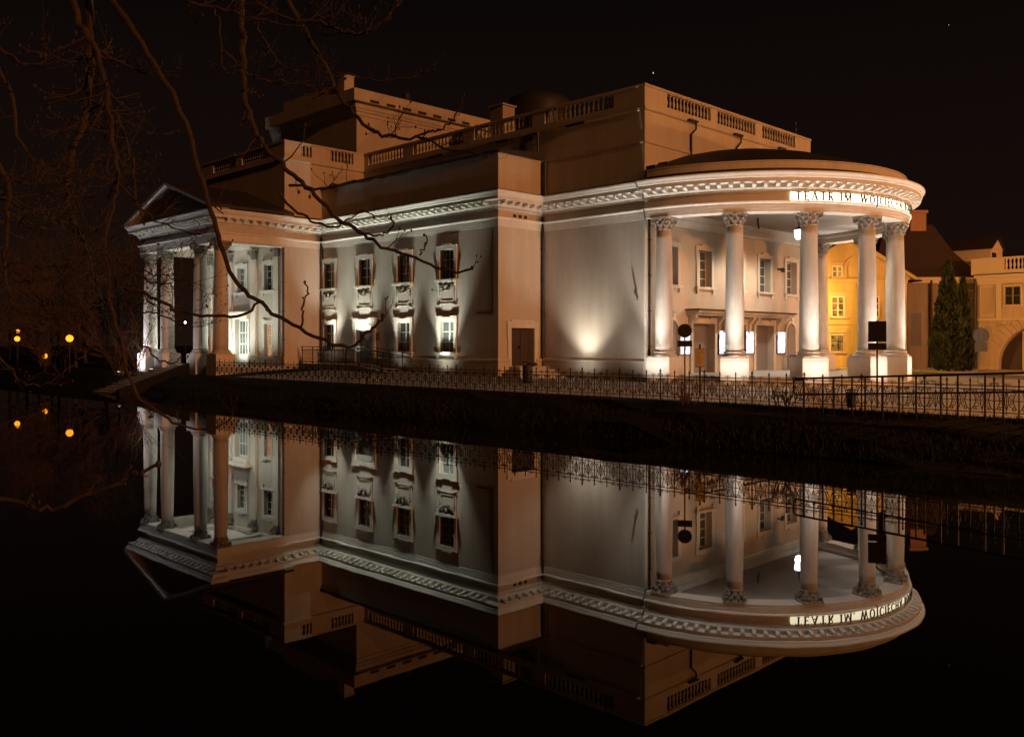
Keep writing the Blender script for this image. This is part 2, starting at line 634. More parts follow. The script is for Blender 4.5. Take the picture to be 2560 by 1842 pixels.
# interior stops light leaking through the openings
MB().box(X2 + 0.55, 18.2, Y2 + 0.6, 36.8, 1.0, 13.5).box(0.6, 18.2, 0.6, Y2 + 0.6, 1.0, 15.5).box(X3 + 0.45, X2 + 0.5, Y3 + 0.4, 36.8, 1.0, 15.5)\
    .build('interior_core', M['roof'], TH)
# roofs
MB().box(0.3, 18.6, 0.3, 36.9, 15.7, 15.8).box(X3 + 0.3, 0.3, Y3 + 0.3, 36.9, 15.7, 15.8).build('roof', M['roof'], TH)
rf = MB()
rf.quad((X2 - 0.14, Y2 - 0.14, 14.2), (-0.02, Y2 - 0.14, 14.55), (-0.02, Y3, 14.55), (X2 - 0.14, Y3, 14.2))
rf.box(X2 - 0.14, X2 + 0.1, Y2 - 0.14, Y3 - 0.02, 14.06, 14.2)
rf.quad((X2 - 0.14, Y2 - 0.14, 14.07), (-0.02, Y2 - 0.14, 14.07), (-0.02, Y2 - 0.14, 14.55), (X2 - 0.14, Y2 - 0.14, 14.2))
rf.build('roof', M['roof'], TH)

# mouldings ------------------------------------------------------------------
PATH_MAIN = [(0, 0), (0, Y2), (X2, Y2), (X2, Y3), (X3, Y3)]
CORN = [(0, 10.80), (0.05, 10.82), (0.05, 10.86), (0.10, 10.88), (0.10, 10.98), (0.20, 11.02), (0.24, 11.08), (0.24, 11.30),
        (0.70, 11.31), (0.70, 11.50), (0.76, 11.54), (0.78, 11.60), (0.86, 11.70), (0.88, 11.75), (0.88, 11.80), (0, 11.90)]
ARCH = [(0, 9.90), (0.04, 9.90), (0.04, 10.03), (0.07, 10.035), (0.07, 10.18), (0.10, 10.185), (0.10, 10.30), (0.17, 10.34), (0.19, 10.40), (0.19, 10.42), (0, 10.45)]
PLIN = [(0.10, 0.7), (0.10, 2.22), (0.15, 2.24), (0.15, 2.32), (0.10, 2.35), (0.06, 2.38), (0, 2.40)]
MODB = MB()
for zz, dd in ((0.0, 0.42), (-0.06, 0.44), (-0.12, 0.40), (-0.17, 0.26)):
    pass
MODB.box(-0.11, 0.11, -0.44, 0, 0.13, 0.2)
k = len(MODB.v)
for x in (-0.09, 0.09):
    MODB.v += [(x, 0, 0.0), (x, -0.16, 0.0), (x, -0.30, 0.05), (x, -0.40, 0.07), (x, -0.41, 0.13), (x, 0, 0.13)]
MODB.f += [tuple(k + i for i in range(6)), tuple(k + 6 + i for i in range(6))[::-1]]
MODB.f += [(k + i, k + 6 + i, k + 6 + (i + 1) % 6, k + (i + 1) % 6) for i in range(6)]
MOD = MODB.mesh('modillion', M['plaster_light'])


def dentils(path, z0, z1, o, parent, step=0.13, w=0.075):
    mb = MB()
    for p, a, n in along(path, step):
        t = Vector((-n.y, n.x))
        c = Vector((p.x, p.y))
        A = c - t * w / 2
        B = c + t * w / 2
        k = len(mb.v)
        for q in (A, B):
            for oo in (0.0, o):
                for z in (z0, z1):
                    mb.v.append((q.x + n.x * oo, q.y + n.y * oo, z))
        mb.f += [(k + 2, k + 3, k + 7, k + 6), (k, k + 2, k + 6, k + 4), (k, k + 1, k + 3, k + 2), (k + 4, k + 5, k + 7, k + 6)]
    return kind(mb.build('dentils', M['plaster_light'], parent), 'stuff')


def entablature(path, smooth=False, step=0.6, dent=True, zo=0.0):
    c = MB().sweep(path, [(o, z + zo) for o, z in CORN]).build('cornice', M['plaster_light'], TH)
    for p, a, n in along(path, step, 0.35):
        put('modillion', MOD, c, (p.x + n.x * 0.235, p.y + n.y * 0.235, 11.10 + zo), a)
    if dent:
        dentils(path, 10.885 + zo, 10.975 + zo, 0.165, c)
    MB().sweep(path, [(o, z + zo) for o, z in ARCH]).build('architrave', M['plaster_light'], TH)
    return c


entablature(PATH_MAIN)
MB().sweep([(0, 0), (0, Y2), (-0.62, Y2)], PLIN).sweep([(-2.8, Y2), (X2, Y2), (X2, 19.2)], PLIN).sweep([(X2, 21.35), (X2, Y3), (X3, Y3), (X3, 30.2)], PLIN)\
    .build('plinth', M['plaster'], TH)
BELT = [(0, 15.74), (0.10, 15.78), (0.14, 15.84), (0.14, 15.9), (0.0, 15.92)]
BELT2 = [(0, 13.98), (0.07, 14.0), (0.09, 14.06), (0.09, 14.1), (0, 14.13)]
TOPC = [(0, 17.0), (0.08, 17.02), (0.10, 17.08), (0.10, 17.17), (-0.4, 17.18)]
PU = [(18.76, 0), (0, 0), (0, Y3), (X3, Y3), (X3, Y4)]
mo = MB().sweep(PU, BELT).sweep([(18.7, 0), (0, 0), (0, Y2)], BELT2)
mo.build('belt_moulding', M['plaster'], TH)

# parapets with balusters -----------------------------------------------------
bal_prof = [(0.07, 0), (0.07, 0.06), (0.045, 0.10), (0.05, 0.16), (0.085, 0.28), (0.07, 0.40), (0.045, 0.52), (0.04, 0.60), (0.06, 0.66), (0.07, 0.70), (0.07, 0.75)]
BAL = MB().lathe(bal_prof, 8).mesh('baluster', M['plaster'], True)


def parapet(axis, c, u0, u1, secs, n):
    ops = [(a, b, 16.25, 17.0) for a, b in secs]
    mb = MB()
    mb.wall(axis, c, u0, u1, 15.84, 17.05, ops, 0.3)
    mb.wall(axis, c + 0.3, u0 + (0.3 if axis == 'x' else 0), u1, 15.84, 17.05, ops, 0.0)
    if axis == 'x':
        mb.box(c - 0.06, c + 0.36, u0 - 0.06, u1, 17.05, ZT)
    else:
        mb.box(u0 + 0.37, u1 + 0.02, c - 0.06, c + 0.36, 17.051, ZT + 0.001)
    p = mb.build('balustrade', M['plaster'], TH)
    for a, b in secs:
        m = max(2, int(round((b - a) / n)))
        for i in range(m):
            u = a + (b - a) * (i + 0.5) / m
            put('baluster', BAL, p, (c + 0.14, u, 16.25) if axis == 'x' else (u, c + 0.14, 16.25))
    return p


parapet('x', 0, 0, Y3, [(2.1, 7.3), (8.35, 13.5), (14.5, 19.7), (20.75, 24.9)], 0.35)
parapet('y', 0, 0, 18.76, [(2.0, 6.4), (7.1, 11.45), (12.3, 16.6)], 0.33)
parapet('y', Y3, X3, 0, [(-5.3, -4.45), (-2.95, -0.95)], 0.29)
parapet('x', X3, Y3, Y4 + 0.4, [(27.4, 31.3), (32.1, 35.7)], 0.33)

# fly tower -------------------------------------------------------------------
tw = MB().box(0.67, 18.0, 27.3, 39.5, 15.6, 21.4)
tw.build('tower_wall', M['plaster'], TH)
TWP = [(18.0, 27.3), (0.67, 27.3), (0.67, 39.5)]
tc_ = MB().sweep(TWP, [(0, 20.5), (0.06, 20.52), (0.08, 20.75), (0.16, 20.8), (0.2, 20.95), (0.28, 21.05), (0.3, 21.38), (0.72, 21.4), (0.72, 22.3), (0.0, 22.42)])
tco = tc_.build('cornice', M['plaster'], TH)
MB().box(1.0, 17.5, 28.2, 38.6, 22.3, 22.36).build('roof', M['roof'], TH)
for p, a, n in along([(18.0, 27.3), (0.67, 27.3)], 1.55, 0.7):
    MB().box(-0.42, 0.42, -0.012, 0, -0.22, 0).build('vent_opening', M['roof'], tco, (p.x + n.x * 0.725, p.y + n.y * 0.725, 21.66), a)
MB().box(1.1, 1.5, 30.3, 38.4, 22.36, 23.6).build('attic_wall', M['plaster'], TH)
MB().box(1.0, 1.9, 29.4, 30.3, 22.36, 24.0).box(0.94, 1.96, 29.34, 30.36, 24.0, 24.1).build('chimney', M['plaster'], TH)
MB().lathe([(0.14, 22.3), (0.14, 22.9), (0.3, 22.95), (0.3, 23.5), (0, 23.55)], 10, 6.5, 28.6).build('roof_vent', M['pipe'], TH)
# roof furniture of the main block
MB().box(2.2, 3.3, 13.1, 14.3, 15.8, 18.9).box(2.1, 3.4, 13.0, 14.4, 18.9, 19.0).build('chimney', M['plaster'], TH)
MB().lathe([(2.5, 15.8), (2.5, 21.6), (2.3, 22.1), (1.6, 22.45), (0.6, 22.65), (0, 22.7)], 28, 11.8, 18.9).build('roof_drum', M['pipe'], TH, smooth=True)
MB().lathe([(0.09, 17.1), (0.06, 17.5), (0.12, 17.7), (0.03, 17.9), (0.1, 18.1), (0, 18.25)], 8, 17.2, 0.3).build('finial', M['pipe'], TH)

# downpipes and rainwater heads
def downpipe(pts, parent=TH, r=0.06, head=None):
    o = MB().tube(pts, r, r, 7).build('downpipe', M['pipe'], parent)
    for p, q in zip(pts[:-1], pts[1:]):
        if abs(p[2] - q[2]) > 2:
            n = int(abs(p[2] - q[2]) / 2.2)
            for i in range(1, n + 1):
                z = p[2] + (q[2] - p[2]) * i / (n + 1)
                MB().box(-0.09, 0.09, -0.09, 0.09, -0.03, 0.03).build('bracket', M['pipe'], o, (p[0], p[1], z))
    return o


downpipe([(-0.1, Y2 - 0.12, 10.7), (-0.1, Y2 - 0.12, 1.4)], r=0.085)
downpipe([(X2 - 0.12, Y3 - 0.12, 10.7), (X2 - 0.12, Y3 - 0.12, 1.6)], r=0.085)
downpipe([(0.22, -0.14, 10.7), (0.22, -0.14, 1.2)], r=0.07)
downpipe([(X3 - 0.14, Y3 - 0.05, 11.3), (X3 - 0.14, Y3 - 0.05, 1.6)], r=0.08)
downpipe([(-0.14, Y2 + 0.22, 15.8), (-0.14, Y2 + 0.22, 14.6)], r=0.07)
downpipe([(-0.1, Y2 - 0.3, 14.0), (-0.1, Y2 - 0.3, 11.95)], r=0.09)
for x, z0 in ((4.55, 13.75), (9.4, 14.8)):
    downpipe([(x, -0.22, 15.78), (x, -0.22, 15.45), (x - 0.3, -0.1, 15.1), (x - 0.3, -0.1, z0)])
    MB().box(x - 0.75, x + 0.1, -0.34, -0.02, 15.78, 15.9).build('rainwater_head', M['pipe'], TH)
for y in (4.8, 10.9, 17.0):
    MB().box(-0.2, -0.02, y - 0.7, y + 0.7, 15.72, 15.83).build('rainwater_head', M['pipe'], TH)
MB().box(14.0, 14.8, -0.34, -0.02, 15.78, 15.9).build('rainwater_head', M['pipe'], TH)

# ------------------------------------------------------------------ windows and doors
W_ANG = -math.pi / 2          # heading of things set in walls that face -x


def window(u, z0, z1, hw, face, c, cols=2, rows=3, style='eared', pane='glass', depth=0.24, panel=False):
    loc = (c, u, 0) if face == 'x' else (u, c, 0)
    e = empty('window', TH, loc, W_ANG if face == 'x' else 0)
    # eared surround
    t = 0.22
    s = MB()
    e0 = -0.07
    s.box(-hw - t, -hw, e0, 0.01, z0, z1).box(hw, hw + t, e0, 0.01, z0, z1)
    s.box(-hw - t - 0.06, hw + t + 0.06, e0 - 0.01, 0.012, z1, z1 + 0.2)
    s.box(-hw - t - 0.06, -hw - t, e0 - 0.01, 0.012, z1 - 0.55, z1).box(hw + t, hw + t + 0.06, e0 - 0.01, 0.012, z1 - 0.55, z1)
    if style == 'eared':
        s.box(-hw * 0.6, hw * 0.6, e0 - 0.05, 0.014, z1 + 0.2, z1 + 0.34)
        s.box(-hw - t - 0.1, -hw * 0.6, e0 - 0.05, 0.014, z1 + 0.2, z1 + 0.25).box(hw * 0.6, hw + t + 0.1, e0 - 0.05, 0.014, z1 + 0.2, z1 + 0.25)
    else:
        s.box(-hw - t - 0.1, -hw * 0.6, e0 - 0.05, 0.014, z1 + 0.2, z1 + 0.32).box(hw * 0.6, hw + t + 0.1, e0 - 0.05, 0.014, z1 + 0.2, z1 + 0.32)
        s.box(-hw * 0.6, hw * 0.6, e0 - 0.03, 0.014, z1 + 0.2, z1 + 0.24)
    s.build('surround', M['plaster_light'], e)
    sl = MB().box(-hw - t - 0.12, hw + t + 0.12, -0.2, 0.22, z0 - 0.1, z0)
    sl.box(-hw - t - 0.08, hw + t + 0.08, -0.14, 0.0, z0 - 0.17, z0 - 0.1)
    sl.box(-hw - t, -hw - t + 0.14, -0.12, 0, z0 - 0.38, z0 - 0.17).box(hw + t - 0.14, hw + t, -0.12, 0, z0 - 0.38, z0 - 0.17)
    sl.build('sill', M['plaster_light'], e)
    # casement
    f = MB()
    b = 0.05
    f.box(-hw, -hw + b, depth - 0.05, depth, z0, z1).box(hw - b, hw, depth - 0.05, depth, z0, z1)
    f.box(-hw + b, hw - b, depth - 0.05, depth, z0, z0 + b).box(-hw + b, hw - b, depth - 0.05, depth, z1 - b, z1)
    for i in range(1, cols):
        x = -hw + 2 * hw * i / cols
        f.box(x - 0.05, x + 0.05, depth - 0.055, depth - 0.004, z0 + b, z1 - b)
    for j in range(1, rows):
        z = z0 + (z1 - z0) * j / rows
        f.box(-hw + b, hw - b, depth - 0.045, depth - 0.008, z - 0.022, z + 0.022)
    f.build('frame', M['wood_white'], e)
    for i in range(cols):
        for j in range(rows):
            xa, xb = -hw + 2 * hw * i / cols, -hw + 2 * hw * (i + 1) / cols
            za, zb = z0 + (z1 - z0) * j / rows, z0 + (z1 - z0) * (j + 1) / rows
            MB().quad((xa, 0, za), (xb, 0, za), (xb, 0, zb), (xa, 0, zb)).build('pane', M[pane], e, (0, depth - 0.015, 0))
    MB().quad((-hw - 0.1, 0, z0 - 0.1), (hw + 0.1, 0, z0 - 0.1), (hw + 0.1, 0, z1 + 0.1), (-hw - 0.1, 0, z1 + 0.1)).build('blind', M['roof'], e, (0, depth + 0.1, 0))
    return e


rnd = random.Random(11)
fm = MB()                           # festoon below a window: leaves and fruit hung from two knots
for s_ in (-1, 1):
    fm.blob((0.62 * s_, -0.05, 6.78), 0.11, 1, 0.7, 1.2, 6, 4)
    for i in range(4):
        fm.blob((0.66 * s_ + rnd.uniform(-0.03, 0.03), -0.04, 6.6 - 0.12 * i), 0.06 - 0.008 * i, 1, 0.6, 1.4, 5, 3)
for i in range(15):
    x = -0.58 + 1.16 * i / 14
    z = 6.74 - 0.26 * (1 - (x / 0.6) ** 2) + rnd.uniform(-0.03, 0.03)
    fm.blob((x, -0.07 + rnd.uniform(-0.02, 0.02), z), rnd.uniform(0.07, 0.12), 1, 0.7, 0.9, 6, 3)
fm.blob((0, -0.09, 6.72), 0.13, 0.9, 0.7, 1.2, 7, 4).blob((0, -0.1, 6.88), 0.07, 1, 0.8, 1, 6, 3)
for i in range(30):
    x = rnd.uniform(-0.6, 0.6)
    z = 6.70 - 0.25 * (1 - (x / 0.6) ** 2) + rnd.uniform(-0.12, 0.1)
    a = rnd.uniform(0, 6.28)
    l = rnd.uniform(0.08, 0.15)
    dx, dz = math.cos(a) * l, math.sin(a) * l
    fm.quad((x, -0.03, z), (x + dx * 0.5 - dz * 0.25, -0.12, z + dz * 0.5 + dx * 0.25), (x + dx, -0.09, z + dz), (x + dx * 0.5 + dz * 0.25, -0.12, z + dz * 0.5 - dx * 0.25))
FEST = fm.mesh('festoon', M['capital'], False)
pm = MB()
for a, b, c_, d in ((-0.84, 0.84, 5.58, 5.66), (-0.84, 0.84, 6.86, 6.92), (-0.84, -0.77, 5.66, 6.86), (0.77, 0.84, 5.66, 6.86),
                    (-0.60, 0.60, 5.78, 5.82), (-0.66, -0.62, 5.9, 6.6), (0.62, 0.66, 5.9, 6.6), (-0.66, -0.56, 5.86, 5.9), (0.56, 0.66, 5.86, 5.9)):
    pm.box(a, b, -0.03, 0.01, c_, d)
pm.box(-0.9, -0.6, -0.07, 0.012, 5.5, 5.575).box(0.6, 0.9, -0.07, 0.012, 5.5, 5.575)
APRON = pm.mesh('apron_frame', M['plaster_light'])

for i, y in enumerate(P2Y):
    w = window(y, 7.1, 8.88, 0.65, 'x', X2, 2, 3, 'eared', 'glass')
    put('apron_frame', APRON, w)
    put('festoon', FEST, w)
    if i != 1:
        window(y, 2.72, 4.6, 0.65, 'x', X2, 2, 3, 'flat', 'glass_grey' if i == 3 else 'glass')
for x in SWX:
    window(x, 6.5, 8.62, 0.68, 'y', 0, 2, 4, 'eared', 'glass_grey', 0.4)
for y in (27.42, 31.3, 35.3):
    window(y, 6.98, 8.78, 0.62, 'x', X3, 2, 4, 'eared', 'glass_grey' if y == 31.3 else 'glass')
for y in (27.42, 35.3):
    window(y, 2.35, 4.64, 0.62, 'x', X3, 2, 3, 'flat', 'curtain_glow')


def door(u, z0, z1, hw, face, c, leaf_mat, style, zo=None, label=None):
    """zo = bottom of the closed panel above the leaf"""
    loc = (c, u, 0) if face == 'x' else (u, c, 0)
    e = empty('door', TH, loc, W_ANG if face == 'x' else 0)
    t = 0.26
    s = MB().box(-hw - t, -hw, -0.08, 0.01, z0, z1).box(hw, hw + t, -0.08, 0.01, z0, z1)
    s.box(-hw - t - 0.07, hw + t + 0.07, -0.09, 0.012, z1, z1 + 0.22)
    s.box(-hw - t - 0.07, -hw - t, -0.09, 0.012, z1 - 0.6, z1).box(hw + t, hw + t + 0.07, -0.09, 0.012, z1 - 0.6, z1)
    s.box(-hw - t - 0.1, -hw * 0.55, -0.12, 0.014, z1 + 0.22, z1 + 0.36).box(hw * 0.55, hw + t + 0.1, -0.12, 0.014, z1 + 0.22, z1 + 0.36)
    s.box(-hw * 0.55, hw * 0.55, -0.10, 0.014, z1 + 0.22, z1 + 0.28)
    s.build('surround', M['plaster_light'], e)
    top = z1
    if zo:
        MB().box(-hw, hw, -0.02, 0.06, zo, z1).box(-hw + 0.12, hw - 0.12, -0.04, -0.018, zo + 0.1, z1 - 0.1).build('lintel_panel', M['plaster_light'], e)
        top = zo
    dp = 0.3
    if style == 'panelled':
        for s_ in (-1, 1):
            l = MB().box(min(0, s_ * hw), max(0, s_ * hw) - (0.008 if s_ < 0 else 0), dp, dp + 0.06, z0, top)
            xa, xb = (s_ * hw * 0.14, s_ * hw * 0.86) if s_ > 0 else (s_ * hw * 0.86, s_ * hw * 0.14)
            for q0, q1 in ((0.06, 0.42), (0.47, 0.72), (0.76, 0.96)):
                l.box(xa, xb, dp - 0.025, dp - 0.001, z0 + (top - z0) * q0, z0 + (top - z0) * q1)
            lo = l.build('leaf', leaf_mat, e)
            MB().box(s_ * 0.06 - 0.02, s_ * 0.06 + 0.02, dp - 0.08, dp - 0.026, z0 + 1.0, z0 + 1.18).build('handle', M['iron'], e)
    elif style == 'glazed':
        fr = MB()
        for x in (-hw, -0.06, hw - 0.12):
            fr.box(x, x + 0.12, dp, dp + 0.06, z0 + 0.3, top)
        fr.box(-hw, hw, dp - 0.01, dp + 0.05, z0, z0 + 0.75).box(-hw, hw, dp - 0.01, dp + 0.05, top - 0.16, top)
        for q in (0.45, 0.70):
            fr.box(-hw, hw, dp + 0.002, dp + 0.045, z0 + (top - z0) * q - 0.03, z0 + (top - z0) * q + 0.03)
        for x in (-hw * 0.5, hw * 0.5):
            fr.box(x - 0.02, x + 0.02, dp + 0.004, dp + 0.04, z0 + 0.7, top - 0.1)
        fr.build('leaf', M['wood_white'], e)
        xs = (-hw, -hw * 0.5, 0, hw * 0.5, hw)
        zs = (z0 + 0.7, z0 + (top - z0) * 0.45, z0 + (top - z0) * 0.70, top)
        for a in range(4):
            for b in range(3):
                MB().quad((xs[a], 0, zs[b]), (xs[a + 1], 0, zs[b]), (xs[a + 1], 0, zs[b + 1]), (xs[a], 0, zs[b + 1])).build('pane', M['glass_grey'], e, (0, dp + 0.03, 0))
        MB().box(0.08, 0.14, dp - 0.08, dp - 0.012, z0 + 1.0, z0 + 1.05).build('handle', M['iron'], e)
    else:                             # flush panels with dark frame
        MB().box(-hw, hw, dp + 0.1, dp + 0.16, z0, top).build('leaf', leaf_mat, e)
        MB().box(-hw, -hw + 0.38, dp + 0.02, dp + 0.099, z0, top).build('side_panel', M['wood_dark'], e)
    return e


door(-1.705, 1.95, 4.15, 0.955, 'y', Y2, M['wood_dark'], 'panelled')
MB().box(-2.66, -0.75, 7.42, 7.6, 4.15, 4.62).build('lintel_panel', M['plaster_light'], TH)
d2 = door(P2Y[1], 1.95, 4.6, 0.97, 'x', X2, M['wood_dark'], 'panelled', 4.15)
for x in SDX:
    door(x, 1.55, 4.4, 1.11, 'y', 0, M['door_grey'], 'flush')
dl = door(31.3, 1.75, 5.05, 0.95, 'x', X3, M['wood_white'], 'glazed')
# canopy over the side portico door
cn = MB().box(-1.75, 1.75, -0.75, 0, 5.44, 5.56).box(-1.6, 1.6, -0.6, 0, 5.36, 5.44)
cn.build('canopy', M['plaster_light'], dl)
for s_ in (-1, 1):
    MB().box(-0.1, 0.1, -0.4, 0, 5.05, 5.36).box(-0.08, 0.08, -0.2, 0, 4.75, 5.05).build('console', M['plaster_light'], dl, (1.35 * s_, 0, 0))

# entrance canopy under the rotunda
cp = MB().box(3.75, 14.95, -1.0, 0, 5.12, 5.2).build('entrance_canopy', M['roof'], TH)
MB().box(3.85, 14.85, -0.86, -0.0, 4.98, 5.12).box(3.95, 14.75, -0.6, 0, 4.86, 4.98).build('canopy_moulding', M['plaster_light'], cp)
for x in SDX:
    for s_ in (-1, 1):
        c_ = MB()
        pts = [(0, -0.02, 3.85), (0, -0.16, 3.95), (0, -0.22, 4.2), (0, -0.2, 4.4), (0, -0.35, 4.6), (0, -0.5, 4.72), (0, -0.5, 4.86), (0, 0, 4.86)]
        for q in (-0.11, 0.11):
            c_.v += [(q, p[1], p[2]) for p in pts]
        n = len(pts)
        c_.f += [tuple(range(n)), tuple(range(n, 2 * n))[::-1]] + [(i, n + i, n + (i + 1) % n, (i + 1) % n) for i in range(n)]
        c_.build('console', M['plaster_light'], cp, (x + s_ * 1.42, 0, 0))
# backlit poster cases
for a, b in ((3.1, 4.15), (7.15, 8.1), (10.17, 11.12), (14.05, 15.1)):
    pc = empty('poster_case', TH, ((a + b) / 2, 0, 0))
    hw = (b - a) / 2
    MB().box(-hw - 0.05, -hw, -0.12, 0, 2.6, 4.05).box(hw, hw + 0.05, -0.12, 0, 2.6, 4.05).box(-hw, hw, -0.12, 0, 2.6, 2.65).box(-hw, hw, -0.12, 0, 4.0, 4.05).build('frame', M['pipe'], pc)
    MB().quad((-hw, -0.09, 2.65), (hw, -0.09, 2.65), (hw, -0.09, 4.0), (-hw, -0.09, 4.0)).build('poster', M['poster_glow'], pc)
# arched niches
for x in (15.92, 2.4):
    nm = MB()
    n = 14
    for i in range(n):
        a0, a1 = math.pi * i / n, math.pi * (i + 1) / n
        ro, ri = 0.80, 0.62
        p = [(x - r * math.cos(a), -0.1, 3.95 + r * math.sin(a)) for r, a in ((ri, a0), (ro, a0), (ro, a1), (ri, a1))]
        q = [(u, 0.0, w) for u, v, w in p]
        k = len(nm.v)
        nm.v += p + q
        nm.f += [(k, k + 1, k + 2, k + 3), (k + 1, k + 5, k + 6, k + 2), (k, k + 3, k + 7, k + 4)]
    nm.box(x - 0.8, x - 0.62, -0.1, 0, 1.5, 3.95).box(x + 0.62, x + 0.8, -0.1, 0, 1.5, 3.95)
    nm.blob((x, -0.14, 4.85), 0.16, 1, 0.7, 1.1, 8, 5).box(x - 0.12, x + 0.12, -0.16, -0.02, 4.58, 4.72)
    nm.build('niche_surround', M['plaster_light'], TH)
    fl = MB()
    k = len(fl.v)
    pts = [(x - 0.62, -0.006, 1.5), (x + 0.62, -0.006, 1.5)] + [(x + 0.62 * math.cos(math.pi * i / n), -0.006, 3.95 + 0.62 * math.sin(math.pi * i / n)) for i in range(n + 1)]
    fl.quad(*pts)
    fl.build('niche_door', M['door_grey'], TH)
# corner strips and wall string details
MB().box(-0.06, 0.5, -0.09, 0.02, 0.9, 9.9).build('corner_pilaster', M['plaster_light'], TH)
MB().box(17.6, 18.5, -0.14, 0.02, 1.2, 9.9).build('corner_pilaster', M['plaster_light'], TH)
sm = MB().box(X2 - 0.02, X2 + 0.01, 7.92, 7.97, 4.9, 9.8).box(X2 - 0.04, X2 + 0.01, 7.97, 9.3, 5.0, 5.05)
sm.build('wall_conduit', M['pipe'], TH)
for x in (-2.35, -1.9, -1.45):
    MB().box(x - 0.12, x + 0.12, Y2 - 0.03, Y2 + 0.02, 10.5, 10.68).build('vent_opening', M['roof'], TH)
MB().box(X2 - 0.03, X2 + 0.01, 18.62, 19.0, 3.45, 3.95).build('wall_plaque', M['sign_back'], TH)
# flag bracket and cameras
MB().tube([(0, 0.5, 5.75), (-0.25, 0.45, 5.95), (-0.34, 0.43, 6.1)], 0.05, 0.06, 6).tube([(0, 0.5, 5.6), (-0.12, 0.48, 5.8)], 0.04, 0.04, 5).build('flag_bracket', M['pipe'], TH)
MB().box(14.2, 14.35, -0.3, 0, 8.0, 8.1).box(14.1, 14.45, -0.4, -0.3, 7.85, 8.12).build('wall_camera', M['pipe'], TH)

# ------------------------------------------------------------------ columns
def capital_mesh(r=0.40, h=0.66):
    mb = MB()
    mb.lathe([(r, 0), (r + 0.03, 0.02), (r + 0.03, 0.05), (r - 0.01, 0.07), (r, 0.2), (r + 0.05, 0.42), (r + 0.13, 0.52), (r + 0.13, 0.55)], 20, cap=False)
    def leaf(a, z0, lh, w, out, curl):
        c, s = math.cos(a), math.sin(a)
        prev = None
        for i in range(6):
            t = i / 5
            ww = w * (0.65 + 0.7 * math.sin(math.pi * min(1, t * 1.05)) * 0.6) * (1 - 0.55 * t * t)
            rr = r + 0.02 + out * t ** 2.2
            zz = z0 + lh * math.sin(t * math.pi * 0.58) - (curl * max(0, t - 0.72) * 2.2)
            mid = (rr + 0.035, zz)
            L = (c * rr - s * ww, s * rr + c * ww, zz - 0.012)
            C = (c * mid[0], s * mid[0], mid[1])
            Rr = (c * rr + s * ww, s * rr - c * ww, zz - 0.012)
            if prev:
                mb.quad(prev[0], prev[1], C, L)
                mb.quad(prev[1], prev[2], Rr, C)
            prev = (L, C, Rr)
    for i in range(8):
        leaf(2 * math.pi * i / 8, 0.05, 0.26, 0.115, 0.15, 0.10)
    for i in range(8):
        leaf(2 * math.pi * (i + 0.5) / 8, 0.20, 0.28, 0.11, 0.20, 0.12)
    for i in range(4):                        # corner volutes
        a = math.pi / 4 + math.pi / 2 * i
        for sgn in (-1, 1):
            pts = []
            for q in range(15):
                t = q / 14
                th = t * 2.4 * 2 * math.pi * 0.75
                rad = 0.125 * (1 - 0.8 * t)
                rr = r + 0.20 + rad * math.cos(th + 2.6)
                zz = 0.47 + rad * math.sin(th + 2.6)
                off = sgn * 0.05
                pts.append((math.cos(a) * rr - math.sin(a) * off, math.sin(a) * rr + math.cos(a) * off, zz))
            mb.tube(pts, 0.035, 0.02, 5)
        mb.blob((math.cos(a) * (r + 0.22), math.sin(a) * (r + 0.22), 0.46), 0.06, 1, 1, 1, 6, 4)
        b = math.pi / 2 * i
        mb.blob((math.cos(b) * (r + 0.17), math.sin(b) * (r + 0.17), 0.58), 0.085, 1, 1, 0.8, 7, 4)
    # concave abacus
    pts = []
    for i in range(4):
        a = math.pi / 4 + math.pi / 2 * i
        for da, q in ((-0.12, 0.34), (0.12, 0.34), (0.45, 0.20), (math.pi / 4, 0.165), (math.pi / 2 - 0.45, 0.20)):
            pts.append((a + da, r + q))
    k = len(mb.v)
    n = len(pts)
    for z, g in ((0.55, -0.02), (0.60, 0.0), (h, 0.02)):
        mb.v += [(math.cos(a) * (q + g), math.sin(a) * (q + g), z) for a, q in pts]
    for j in range(2):
        mb.f += [(k + j * n + i, k + j * n + (i + 1) % n, k + (j + 1) * n + (i + 1) % n, k + (j + 1) * n + i) for i in range(n)]
    mb.f += [tuple(k + i for i in range(n))[::-1], tuple(k + 2 * n + i for i in range(n))]
    return mb.mesh('capital', M['capital'])


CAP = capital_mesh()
SHAFT = MB().lathe([(0.475 - 0.075 * max(0, (t - 0.3) / 0.7) ** 1.4, 2.86 + (9.26 - 2.86) * t) for t in [i / 14 for i in range(15)]], 32).mesh('shaft', M['stone_column'], True)
BASE = MB().box(-0.66, 0.66, -0.66, 0.66, 2.5, 2.58).lathe([(0.64, 2.58), (0.66, 2.62), (0.64, 2.67), (0.56, 2.69), (0.53, 2.73), (0.56, 2.76), (0.58, 2.79), (0.56, 2.83), (0.50, 2.85), (0.475, 2.87)], 32).mesh('base', M['stone_column'])


def pedestal_mesh(z0, hw=0.70):
    return MB().box(-hw, hw, -hw, hw, z0, 2.36).box(-hw - 0.0, hw, -hw, hw, 2.39, 2.5).box(-hw + 0.03, hw - 0.03, -hw + 0.03, hw - 0.03, 2.36, 2.39).mesh('pedestal', M['plaster_light'])


PED = pedestal_mesh(0.9)
PED2 = pedestal_mesh(0.6, 0.68)


def column(x, y, rz, ped):
    c = empty('column', TH, (x, y, 0), rz)
    put('pedestal', ped, c)
    put('base', BASE, c)
    put('shaft', SHAFT, c)
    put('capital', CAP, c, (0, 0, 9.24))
    return c


